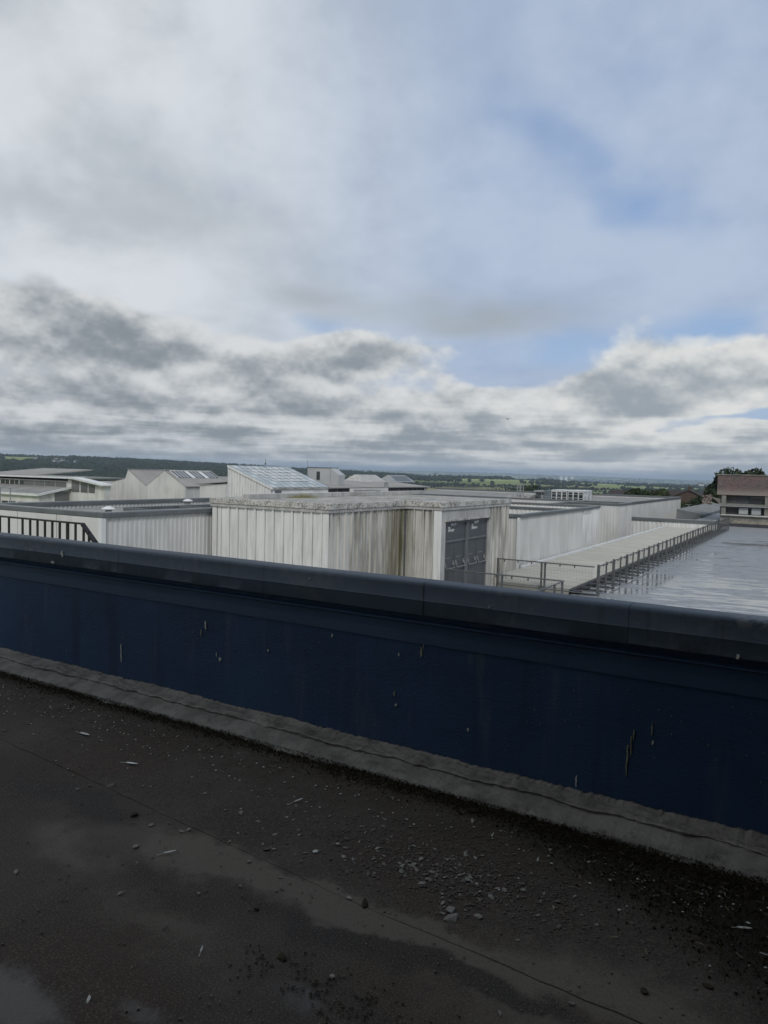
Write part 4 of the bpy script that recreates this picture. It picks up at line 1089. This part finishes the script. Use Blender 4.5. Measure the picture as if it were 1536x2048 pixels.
rs = [0.0, 60, 130, 220, 350, 520, 720] + [900 + 130 * i for i in range(30)] + [4900, 5400, 6000, 6700, 7500, 8400, 9300, 10200, 11200, 12200, 13200, 14200, 15200, 16400, 17800]
V, F = [(0, 0, -11.5)], []
for r_ in rs[1:]:
    for a in azs: V.append((r_ * math.sin(R(a)), r_ * math.cos(R(a)), H(r_ * math.sin(R(a)), r_ * math.cos(R(a)))))
na = len(azs)
for k in range(len(rs) - 2):
    for i in range(na):
        j = (i + 1) % na
        F.append((1 + k * na + i, 1 + (k + 1) * na + i, 1 + (k + 1) * na + j, 1 + k * na + j))
for i in range(na): F.append((0, 1 + i, 1 + (i + 1) % na))
mb = MB().add(V, F); mb.f = [f[::-1] for f in mb.f]; mb.sm = True
tag(mb.build('ground', field_mat()), kind='structure')

# ------------------------------------------------------------------ woods and hedges: one far mass
FOL_FAR = mat('far woodland foliage', (.020, .028, .015), (.036, .048, .024), .02, rough=1.0, spec=.05)
def icos():
    bm = bmesh.new(); bmesh.ops.create_icosphere(bm, subdivisions=1, radius=1.0)
    v = np.array([q.co[:] for q in bm.verts]); f = np.array([[w.index for w in q.verts] for q in bm.faces]); bm.free(); return v, f
IV, IF = icos()
nr_ = np.random.default_rng(4); prng = random.Random(4)
pts = []
def addt(x, y, h, w): pts.append((x, y, H(x, y), h, w))
def inside(x, y): 
    az = math.degrees(math.atan2(x, y)); return -63 < az < 2
while len(pts) < 9000:                                    # wooded ridge
    az = prng.uniform(-63, -33) if prng.random() < .86 else prng.uniform(-33, 0); r_ = prng.uniform(1300, 3300) if az < -33 else prng.uniform(2350, 3000)
    x, y = r_ * math.sin(R(az)), r_ * math.cos(R(az))
    if fb(x * .0021, y * .0021, 1.0, 3) + (.05 if az > -33 else .22) > 0: addt(x, y, prng.uniform(6, 11), prng.uniform(6, 10))
for i in range(95):                                       # hedgerows in the valley
    az = prng.uniform(-42, 0); r_ = prng.uniform(950, 4800)
    x, y = r_ * math.sin(R(az)), r_ * math.cos(R(az)); d = R(prng.choice((20, 110)) + prng.uniform(-14, 14)); L = prng.uniform(120, 420)
    for k in range(int(L / 7)):
        addt(x + math.cos(d) * k * 7 + prng.uniform(-2, 2), y + math.sin(d) * k * 7 + prng.uniform(-2, 2), prng.uniform(3, 9) * (1.3 if prng.random() < .2 else .7), prng.uniform(4, 8))
for i in range(26):                                       # copses
    az = prng.uniform(-40, 0); r_ = prng.uniform(1500, 5500)
    x, y = r_ * math.sin(R(az)), r_ * math.cos(R(az)); s = prng.uniform(40, 160)
    for k in range(int(s * .9)): addt(x + prng.gauss(0, s * .8), y + prng.gauss(0, s * .4), prng.uniform(7, 12), prng.uniform(7, 12))
for i in range(2600):                                     # belts on the far plain and the far hills
    az = prng.uniform(-40, 2); r_ = prng.uniform(4500, 13000)
    x, y = r_ * math.sin(R(az)), r_ * math.cos(R(az))
    if fb(x * .0012, y * .0012, 5.0, 3) > .0: addt(x, y, prng.uniform(7, 12), prng.uniform(14, 40))
for i in range(1500):                                     # dark belt of trees at the foot of the site
    az = prng.uniform(-34, 0); r_ = prng.uniform(330, 900)
    x, y = r_ * math.sin(R(az)), r_ * math.cos(R(az))
    if fb(x * .008, y * .008, 2.0, 3) > .0: addt(x, y, prng.uniform(5, 10) * (1.0 if r_ > 500 else .75), prng.uniform(3.5, 7))
Pn = np.array(pts); N = len(Pn)
jit = 1 + nr_.uniform(-.28, .28, (N, len(IV), 1))
S = np.stack([Pn[:, 4] * .62, Pn[:, 4] * .62, Pn[:, 3] * .55], 1)[:, None, :]
VV = IV[None] * S * jit + np.stack([Pn[:, 0], Pn[:, 1], Pn[:, 2] + Pn[:, 3] * .5], 1)[:, None, :]
FF = IF[None] + (np.arange(N) * len(IV))[:, None, None]
o = bpy.data.objects.new('distant_woodland', np_mesh('woodland', VV.reshape(-1, 3), FF.reshape(-1, 3), FOL_FAR)); COL.objects.link(o)
tag(o, 'dark distant woods and hedgerows over the ridge and valley', 'woodland', kind='stuff')

# ------------------------------------------------------------------ individual trees near the site
BARK = mat('bark', (.06, .05, .04), (.04, .034, .028), 3, rough=.95)
FOL = [mat('dark leaf', (.022, .033, .015), (.042, .057, .024), .9, rough=.8, spec=.15), mat('mid leaf', (.030, .041, .016), (.052, .066, .026), .9, rough=.8, spec=.15)]
def tree(label, x, y, zb, h, w, leaf, n, seed, m):
    rg = np.random.default_rng(seed); pr = random.Random(seed)
    t = thing('broadleaf_tree', label, 'tree', (x, y, zb), 'trees near the site')
    mb = MB().tube((0, 0, -.5), (w * .02, 0, h * .45), h * .028, h * .016, 8)
    cl = []
    for i in range(44):
        th, ph = pr.uniform(0, 6.28), pr.uniform(-.55, 1.0)
        c = Vector((math.cos(th) * math.cos(ph) * w * .36, math.sin(th) * math.cos(ph) * w * .36, h * .60 + math.sin(ph) * h * .30)) * pr.uniform(.85, 1.05)
        cl.append((c, pr.uniform(.13, .24) * w))
        if i < 9: mb.tube((w * .015, 0, h * (.25 + .02 * i)), tuple(c * .92), h * .010, h * .004, 5)
    cl.append((Vector((0, 0, h * .6)), w * .3))
    mb.build('trunk', BARK, t)
    k = rg.integers(0, len(cl), n)
    C = np.array([c[0][:] for c in cl])[k]; Rr = np.array([c[1] for c in cl])[k]
    d = rg.normal(size=(n, 3)); d /= np.linalg.norm(d, axis=1)[:, None]
    p = C + d * (Rr * rg.uniform(.55, 1.05, n) ** .6)[:, None] * np.array([1, 1, .8])
    a = rg.normal(size=(n, 3)); a /= np.linalg.norm(a, axis=1)[:, None]
    b = np.cross(a, d + .3 * rg.normal(size=(n, 3))); b /= np.linalg.norm(b, axis=1)[:, None] + 1e-9
    s = (leaf * rg.uniform(.6, 1.3, n))[:, None]
    Vv = np.stack([p - a * s, p - b * s * .6, p + a * s, p + b * s * .6], 1).reshape(-1, 3)
    Ff = np.arange(n * 4).reshape(n, 4)
    c = bpy.data.objects.new('crown', np_mesh('crown', Vv, Ff, m)); COL.objects.link(c); c.parent = t
def at(px_az, r_): return r_ * math.sin(R(px_az)), r_ * math.cos(R(px_az))
for lab, az, r_, h, w, lf, n_, m in (
        ('tall dark tree rising highest behind the red banded building', -5.1, 128, 15.3, 10.5, .32, 22000, 0),
        ('dark tree at the right edge behind the red banded building', -3.5, 131, 14.6, 11, .32, 20000, 0),
        ('lower dark tree at the left end of the red banded building', -6.6, 122, 11.6, 6.5, .32, 12000, 0),
        ('round dark tree between the brown roofed houses and the red building', -7.4, 135, 10.9, 5.5, .30, 8000, 1),
        ('squat tree below the brown gable', -8.35, 142, 9.5, 5.5, .3, 6000, 0),
        ('bushy tree just right of the far ribbed wall end', -9.2, 150, 9.4, 5.5, .3, 6000, 1),
        ('rounded tree in front of the long brown roofs', -11.5, 160, 12.0, 7.5, .32, 9000, 0),
        ('smaller tree beside the rounded one before the brown roofs', -10.4, 158, 11.6, 5.5, .32, 7000, 1),
        ('big rounded dark tree behind the cage ladder', -18.9, 300, 11.5, 17, .55, 5000, 0),
        ('broad dark tree left of the cage ladder', -21.2, 320, 10.2, 20, .6, 5000, 0),
        ('low broad tree above the far block parapet', -15.5, 290, 8.6, 15, .5, 4000, 1),
        ('dark tree left of the long brown roof', -13.6, 270, 9.2, 13, .5, 4000, 0)):
    x, y = at(az, r_); tree(lab, x, y, H(x, y) if r_ > 200 else -11.5, h, w, lf, n_, int(r_ * 7 + az * 10) & 0xffff, FOL[m])

# ------------------------------------------------------------------ brown roofed houses
TILE = mat('brown roof tile', (.055, .044, .039), (.042, .035, .032), 2, rough=.9)
BRICK = mat('red brown brick', (.10, .066, .054), (.08, .055, .046), 4, rough=.9)
def house(label, x, y, rot, L, W, ze, zr_, chimney=True, gable=False):
    t = thing('brick_house', label, 'house', (x, y, -11.5), 'brown roofed houses'); t.rotation_euler = (0, 0, R(rot))
    e, r_ = ze + 11.5, zr_ + 11.5
    MB().prism([(-W / 2, 0), (W / 2, 0), (W / 2, e), (0, r_ - .1), (-W / 2, e)], 'x', -L / 2, L / 2).build('wall', BRICK, t)
    rf_ = MB().prism([(-W / 2 - .3, e - .15), (0, r_), (0, r_ + .12), (-W / 2 - .3, e - .03)], 'x', -L / 2 - .25, L / 2 + .25).prism([(0.001, r_), (W / 2 + .3, e - .15), (W / 2 + .3, e - .03), (0.001, r_ + .12)], 'x', -L / 2 - .25, L / 2 + .25).build('roof', TILE, t)
    if chimney: MB().box(L * .28, L * .28 + .8, -.35, .35, r_ - .5, r_ + 1.0).box(L * .28 + .12, L * .28 + .32, -.1, .1, r_ + 1.0, r_ + 1.25).build('chimney', BRICK, rf_)
    for i in range(4):
        a = -L / 2 + L * (i + .5) / 4 - .5
        f_ = Bx(a, a + 1.0, -W / 2 - .06, -W / 2 - .005, e - 1.5, e - .45).build('window', WHITE_P, t)
        Bx(a + .1, a + .9, -W / 2 - .075, -W / 2 - .062, e - 1.42, e - .52).build('pane', GLASS_D, f_)
house('long brown roofed house beyond the far ribbed block', -27.9, 172, 8, 9, 7, -2.9, -1.15)
house('brown roofed house with its gable turned to the viewer', -23.9, 164, 96, 7, 5.2, -2.0, -.75, False)
house('brown roofed house just left of the dark trees', -19.2, 172, 8, 6, 6, -2.3, -1.0)
house('low brown roofed terrace behind the rooftop guard rail', -38.5, 176, 10, 8.5, 6, -2.6, -1.55, False)
# street lamp
sl_ = thing('street_lamp', 'slim twin headed street lamp beside the far ribbed wall', 'street lamp', (-18.7, 128, -11.5))
MB().tube((0, 0, 0), (0, 0, 8.9), .09, .05, 8).build('column', GALV_L, sl_)
for s in (-1, 1): MB().box(min(0, s * .42), max(0, s * .42), -.06, .06, 8.86, 8.93).build('lamp_head', GALV_L, sl_)

# far white houses on the ridge and works in the valley
def cottage(label, az, r_, L, h, grp='white houses on the wooded ridge'):
    x, y = at(az, r_); t = thing('far_cottage', label, 'house', (x, y, H(x, y) + 6), grp); t.rotation_euler = (0, 0, R(-az + 15))
    MB().box(-L / 2, L / 2, -4, 4, -8, h).build('wall', mat('limewash', (.62, .63, .62), (.5, .5, .5), .1, rough=.9), t)
    MB().prism([(-4.6, h), (4.6, h), (0, h + 3.2)], 'x', -L / 2 - .4, L / 2 + .4).build('roof', mat('slate', (.10, .105, .11), (.08, .08, .085), .1, rough=.8), t)
for i, (az, r_, L) in enumerate(((-55.1, 1950, 9), (-54.9, 1900, 7), (-54.6, 1980, 10), (-54.3, 1880, 6), (-53.7, 1950, 8), (-56.3, 2080, 9))):
    cottage('tiny white house on the dark wooded ridge, %s from the left' % ('second', 'third', 'fourth', 'fifth', 'last', 'first')[i], az, r_, L, 2.5)
for i in range(26):
    az = prng.uniform(-34, -6); r_ = prng.uniform(2600, 7000)
    cottage('tiny pale farmhouse scattered across the valley floor', az, r_, prng.uniform(14, 30), 6, 'pale farmhouses in the valley')
for i, az in enumerate((-17.35, -17.0, -16.55)):
    x, y = at(az, 7600); t = thing('cooling_tower', '%s of three tiny bright towers on the far blue plain' % ('leftmost', 'middle', 'rightmost')[i], 'tower', (x, y, H(x, y)), 'bright far towers')
    MB().lathe(0, 0, [(22, -20), (17, 16), (14.5, 34), (16, 44)], 20).build('shell', mat('bright concrete', (.80, .80, .78), (.74, .74, .72), .01, rough=.9), t)
    MB().lathe(0, 0, [(16.3, 44.1), (16.3, 45.5)], 20).build('rim', WHITE_P, t)
for az, r_, h in ((-20.5, 3000, 34), (-22.6, 3100, 30)):
    x, y = at(az, r_); t = thing('radio_mast', 'far thin pale mast %s' % ('above the big rounded tree' if az > -22 else 'left of the cage ladder over the fields'), 'mast', (x, y, H(x, y)))
    MB().tube((0, 0, 0), (0, 0, h), 1.3, .6, 6).build('mast', GALV_L, t)
    MB().lathe(0, 0, [(.9, h * .8), (2.0, h * .82), (2.0, h * .86), (.9, h * .88)], 8).build('dish_ring', WHITE_P, t)

# ------------------------------------------------------------------ gulls
GULL = mat('gull feathers', (.05, .052, .055), (.10, .10, .10), 6, rough=.9)
def gull(label, px_az, el, d, span, roll):
    x, y = at(px_az, d); t = thing('gull', label, 'bird', (x, y, EYE + d * math.tan(R(el))), 'gulls in flight'); t.rotation_euler = (R(4), R(roll), R(35))
    mb = MB(); L = span * .42
    for k in range(6):
        pass
    mb.lathe(0, 0, [(.004, -L * .5), (L * .09, -L * .3), (L * .13, 0), (L * .10, L * .25), (L * .06, L * .36), (L * .075, L * .42), (L * .02, L * .52)], 8)
    mb.v = [(a, c, b) for (a, b, c) in mb.v]; mb.f = [f[::-1] for f in mb.f]; mb.sm = True
    mb.build('body', GULL, t)
    for s in (-1, 1):
        a = span / 2
        vs = []
        for (u, zz, c0, c1) in ((.06, .0, -.16, .12), (.45, .16, -.10, .14), (.75, .15, -.10, .07), (1.0, .07, -.10, -.07)):
            for c in (c0, c1):
                for dz in (-.006, .006): vs.append((s * u * a, c * span * .5, zz * span * .5 + dz * span))
        fs = []
        for k in range(3):
            q = k * 4
            fs += [(q, q + 4, q + 6, q + 2), (q + 1, q + 3, q + 7, q + 5), (q, q + 1, q + 5, q + 4), (q + 2, q + 6, q + 7, q + 3)]
        MB().add(vs, fs).build('wing', GULL, t)
gull('gull gliding low over the centre of the horizon clouds', -21.5, 4.22, 95, 1.35, 4)
gull('left of two far gulls at the right', -10.75, 3.42, 190, 1.0, -14)
gull('right of two far gulls at the right', -10.5, 3.40, 205, 1.0, 12)

# ------------------------------------------------------------------ litter on the near roof
rng = random.Random(21)
STONE = [mat('pale mortar chip', (.20, .19, .17), (.14, .13, .115), 40, rough=.95), mat('dull chip', (.11, .10, .09), (.075, .07, .062), 40, rough=.95), mat('white shell', (.46, .46, .43), (.34, .34, .31), 40, rough=.7)]
CLOD = mat('dry moss clod', (.022, .018, .012), (.035, .028, .018), 60, rough=1)
def chip_mesh(seed, flat, m):
    rg = random.Random(seed); bm = bmesh.new(); bmesh.ops.create_icosphere(bm, subdivisions=1, radius=1)
    for v in bm.verts:
        v.co *= rg.uniform(.45, 1.25); v.co.z *= flat; v.co.x *= 1.3; v.co.y *= .85
    me = bpy.data.meshes.new('chip'); bm.to_mesh(me); bm.free(); me.materials.append(m); return me
CH = [[chip_mesh(i + 10 * k, (.22, .32, .45)[i % 3], STONE[k]) for i in range(5)] for k in range(3)]
CLM = [chip_mesh(90 + i, .5, CLOD) for i in range(4)]
def stone(name, label, cat, grp, me, x, y, s, z=.005):
    o = put(name, me, None, (x, y, z + s * .12), (rng.uniform(-.25, .25), rng.uniform(-.25, .25), rng.uniform(0, 6.28)), (s, s, s)); tag(o, label, cat, grp); return o
for (x, y, s) in ((-1.06, 2.33, .028), (-1.075, 2.36, .024), (-.985, 2.40, .017)):
    pass
stone('stone', 'largest pale mortar lump in front of the gravel patch', 'stone', None, CH[0][1], -1.06, 2.325, .026)
stone('stone', 'brownish mortar lump touching the largest one', 'stone', None, CH[0][4], -1.085, 2.365, .024)
stone('stone', 'pale lump just right of the two mortar lumps', 'stone', None, CH[0][2], -.985, 2.39, .017)
stone('shell', 'white snail shell on the wet corner at bottom left', 'shell', None, CH[2][2], -1.80, 1.37, .010)
stone('shell', 'white shell fragment right of the seam at left centre', 'shell', None, CH[2][0], -1.74, 2.43, .016)
for lab, x, y, s in (('dark moss clod beside the seam on the left', -2.62, 2.235, .022), ('dark round clod in the stained ring', -1.37, 2.225, .026), ('dark clod near the bottom edge at centre', -1.44, 1.835, .024),
                     ('small dark clod on the pale patch', -1.68, 1.99, .012), ('dark clod at lower right on bare felt', -.40, 2.32, .017), ('dark clod near the lower right corner', -.23, 2.45, .020)):
    stone('moss_clod', lab, 'clod', 'moss clods', CLM[rng.randrange(4)], x, y, s)
stone('stone', 'yellowish chip lying on the seam at left', 'stone', None, CH[1][3], -2.96, 2.38, .022)
CHIPG = (('angular mortar chip in the gravel patch at centre', 'chips of the gravel patch'), ('loose chip on the seam side of the gravel patch', 'chips left of the gravel patch'), ('stray chip on open felt away from the gravel patch', 'stray chips'))
for i in range(290):                                       # chips one can pick out
    if i < 200: x, y, g_ = rng.gauss(-1.27, .25), rng.gauss(2.62, .11), 0
    elif i < 245: x, y, g_ = rng.gauss(-1.95, .35), rng.gauss(2.38, .17), 1
    else: x, y, g_ = rng.uniform(-4.8, -.3), rng.uniform(1.5, 3.1), 2
    y = min(y, 3.12)
    stone('stone_chip', CHIPG[g_][0], 'stone chip', CHIPG[g_][1], CH[0 if rng.random() < .65 else 1][rng.randrange(5)], x, y, rng.choice((.005, .006, .007, .009, .012)) * rng.uniform(.8, 1.25))
def scatter(n, fn, smin, smax, name, label, cat, m, flat=.6, seed=1):
    rg = np.random.default_rng(seed); pr = random.Random(seed); P = []
    while len(P) < n:
        q = fn(pr)
        if q: P.append(q)
    P = np.array(P); s = rg.uniform(smin, smax, (n, 1, 1))
    jit_ = 1 + rg.uniform(-.4, .4, (n, len(IV), 1))
    Vv = IV[None] * s * jit_ * np.array([1.1, .9, flat]) + np.concatenate([P, np.zeros((n, 1))], 1)[:, None, :] + np.concatenate([np.zeros((n, 1, 2)), .005 + s * flat * .4], 2)
    Ff = IF[None] + (np.arange(n) * len(IV))[:, None, None]
    o = bpy.data.objects.new(name, np_mesh(name, Vv.reshape(-1, 3), Ff.reshape(-1, 3), m)); COL.objects.link(o)
    return tag(o, label, cat, kind='stuff')
def grit_fn(pr):
    k = pr.random()
    if k < .45: x, y = pr.gauss(-1.15, .3), pr.gauss(2.62, .13)
    elif k < .75:
        x = pr.uniform(-5.5, -.2); y = 3.08 - abs(pr.gauss(0, .16))
    else: x, y = pr.uniform(-5, 0), pr.uniform(1.2, 3.1)
    return (x, y) if y < 3.16 and x < .4 else None
scatter(3600, grit_fn, .0015, .0055, 'grit', 'fine grey grit sprinkled over the near roof', 'grit', STONE[1], .6, 3)
def pale_fn(pr):
    x = pr.uniform(-5.5, 0); y = 3.05 - abs(pr.gauss(0, .22)); return (x, y) if y > 1.2 else None
scatter(320, pale_fn, .002, .0065, 'pale_flecks', 'scattered tiny white flecks of shell and paint on the near roof', 'grit', STONE[2], .4, 7)
MOSS = mat('dark moss', (.013, .011, .007), (.028, .023, .013), 25, rough=1.0, spec=.05)
def moss_fn(pr):
    x = pr.uniform(-6, .9)
    if pr.random() < .55:
        y = 3.235 - abs(pr.gauss(0, .075 if x > -2.5 else .06))
        if x < -2.2 and pr.random() < .35: return None
        return (x, y)
    x = pr.uniform(-1.1, .7); y = pr.uniform(2.35, 3.2)
    return (x, y) if (x + .38) * .55 + (y - 2.72) + pr.gauss(0, .09) > 0 else None
scatter(5000, moss_fn, .002, .006, 'moss_crumbs', 'dark crumbs of soil lodged in the moss band', 'soil', MOSS, .9, 9)
def blades(n, fn, lo_, hi_, name, label, cat, m, seed):
    rg = np.random.default_rng(seed); pr = random.Random(seed); P = []
    while len(P) < n:
        q = fn(pr)
        if q: P.append(q)
    P = np.array(P); P = np.concatenate([P, rg.uniform(.001, .007, (n, 1)) + np.maximum(0, P[:, 1:2] - 3.2) * .3], 1)
    th = rg.uniform(0, 2 * np.pi, n); L = rg.uniform(lo_, hi_, n); w = L * rg.uniform(.12, .3, n)
    side = np.stack([np.cos(th), np.sin(th), 0 * th], 1) * w[:, None]
    tip = np.stack([rg.normal(0, .6, n), rg.normal(0, .6, n), rg.uniform(.3, 1.1, n)], 1) * L[:, None]
    Vv = np.stack([P - side, P + side, P + tip], 1).reshape(-1, 3)
    o = bpy.data.objects.new(name, np_mesh(name, Vv, np.arange(n * 3).reshape(n, 3), m)); COL.objects.link(o)
    return tag(o, label, cat, kind='stuff')
blades(60000, moss_fn, .004, .012, 'moss', 'dark moss and leaf mould banked against the membrane', 'moss', MOSS, 19)
def edge_fn(pr):
    return (pr.uniform(-6, .9), 3.205 + pr.gauss(0, .03))
scatter(5200, edge_fn, .0008, .0024, 'edge_grit', 'pale mineral grit along the lower edge of the grey membrane', 'grit', STONE[1], .7, 31)
def crumb_fn(pr):
    x, y = pr.gauss(-1.27, .17), pr.gauss(1.78, .055)
    return (x, y) if fb(x * 9, y * 14, 3.0, 3) > -.05 else None
scatter(260, crumb_fn, .0015, .0055, 'wet_crumbs', 'dark crumbs in the damp hollow at the bottom edge', 'soil', CLOD, .35, 41)
LITTER = mat('dead grass litter', (.12, .105, .07), (.07, .06, .04), 30, rough=.95)
mb = MB()
for i in range(150):
    if i < 90: x, y = rng.uniform(-.75, .3), rng.uniform(2.5, 3.15)
    else: x, y = rng.uniform(-4.6, -.5), 3.1 - abs(rng.gauss(0, .15))
    a, L, w = rng.uniform(0, 6.28), rng.uniform(.005, .020), rng.uniform(.0008, .0026)
    c, s = math.cos(a), math.sin(a); z = .012 + rng.random() * .006
    mb.add([(x - c * L - s * w, y - s * L + c * w, z), (x - c * L + s * w, y - s * L - c * w, z), (x + c * L + s * w, y + s * L - c * w, z + .003), (x + c * L - s * w, y + s * L + c * w, z + .003)], [(0, 1, 2, 3), (3, 2, 1, 0)][:1])
tag(mb.build('dead_grass', LITTER), 'dead grass stems and leaf bits strewn in the moss', 'litter', kind='stuff')
# feathers and twigs
FEA = mat('white feather', (.55, .55, .52), (.40, .40, .38), 30, rough=.8)
def feather(label, x, y, L, a, z=.008):
    t = thing('feather', label, 'feather', (x, y, z), 'feathers on the near roof'); t.rotation_euler = (0, R(-4), a)
    MB().tube((-L * .6, 0, 0), (L * .5, 0, .002), .0011, .0005, 5).build('quill', FEA, t)
    vs, fs = [], []
    prof_ = [(-.25, .01), (-.15, .06), (.0, .085), (.2, .085), (.38, .06), (.5, .005)]
    for (u, w) in prof_: vs += [(u * L, -w * L, .0035), (u * L, 0, .001), (u * L, w * L * .7, .0045)]
    for k in range(len(prof_) - 1):
        q = k * 3; fs += [(q, q + 3, q + 4, q + 1), (q + 1, q + 4, q + 5, q + 2)]
    MB().add(vs, fs).build('vane', FEA, t)
feather('long pale feather nearest the wall at far left', -3.67, 2.75, .13, -.1)
feather('white feather lying by the seam at left', -3.10, 2.61, .11, .15)
feather('small pale feather pointing up at centre left', -2.09, 2.75, .075, 1.2)
feather('grey feather on the pale patch at left centre', -2.24, 2.08, .07, .9)
feather('tiny feather near the bottom centre', -1.68, 1.71, .045, 2.1)
feather('white feather in the moss near the right edge', -.17, 2.84, .07, .3)
feather('second white feather deeper in the moss at right', -.07, 2.72, .06, -.3)
def twig(label, x, y, L, a):
    t = thing('twig', label, 'twig', (x, y, .012), 'twigs on the near roof'); t.rotation_euler = (0, 0, a)
    mb = MB(); p = Vector((-L / 2, 0, 0))
    for k in range(4):
        q = Vector((-L / 2 + L * (k + 1) / 4, L * .05 * math.sin(k * 1.7), .004 * (k % 2))); mb.tube(p, q, .0022 - k * .0003, .0019 - k * .0003, 5); p = q
    mb.build('stem', LITTER, t)
    MB().tube((0, 0, .002), (.008, .018, .008), .0035, .0015, 5).build('fork', FEA, t)
twig('pale twig with a white fork below the wall at centre right', -1.17, 2.95, .16, .35)
twig('thin brown twig right of the gravel patch', -.93, 2.86, .10, .6)

# ------------------------------------------------------------------ added block behind the viewer, out of frame, put there to shade the near roof
SB = thing('shade_block', 'tall grey unseen block added behind the viewpoint to shade the near roof', 'building', (0, -.5, 0)); SB.location = (0, 0, 0)
Bx(-2.6, 7, -4.0, -.62, .011, 6.5).build('rear_wall', CONC, SB)
Bx(1.15, 7, -.615, 3.36, .011, 6.5).build('shade_return', CONC, SB)
Bx(-.55, .55, -.618, -.57, .012, 2.1).build('door', DOOR_G, SB)  # door leaf on the added shading block
Bx(-2.7, 7.1, -4.1, -.52, 6.502, 6.65).build('coping', GREY_TRIM, SB)

# ------------------------------------------------------------------ haze
hz = Bx(-18500, 18500, -18500, 18500, -110, 75).build('haze', None)
m = bpy.data.materials.new('haze air'); m.use_nodes = True
nt = m.node_tree; nt.nodes.clear()
out = nt.nodes.new('ShaderNodeOutputMaterial'); pv = nt.nodes.new('ShaderNodeVolumePrincipled')
pv.inputs['Color'].default_value = (.68, .83, 1.0, 1); pv.inputs['Density'].default_value = 1.15e-4; pv.inputs['Anisotropy'].default_value = .2
nt.links.new(pv.outputs[0], out.inputs['Volume'])
hz.data.materials.append(m)
tag(hz, 'pale blue haze hanging over the valley', 'haze', kind='stuff')
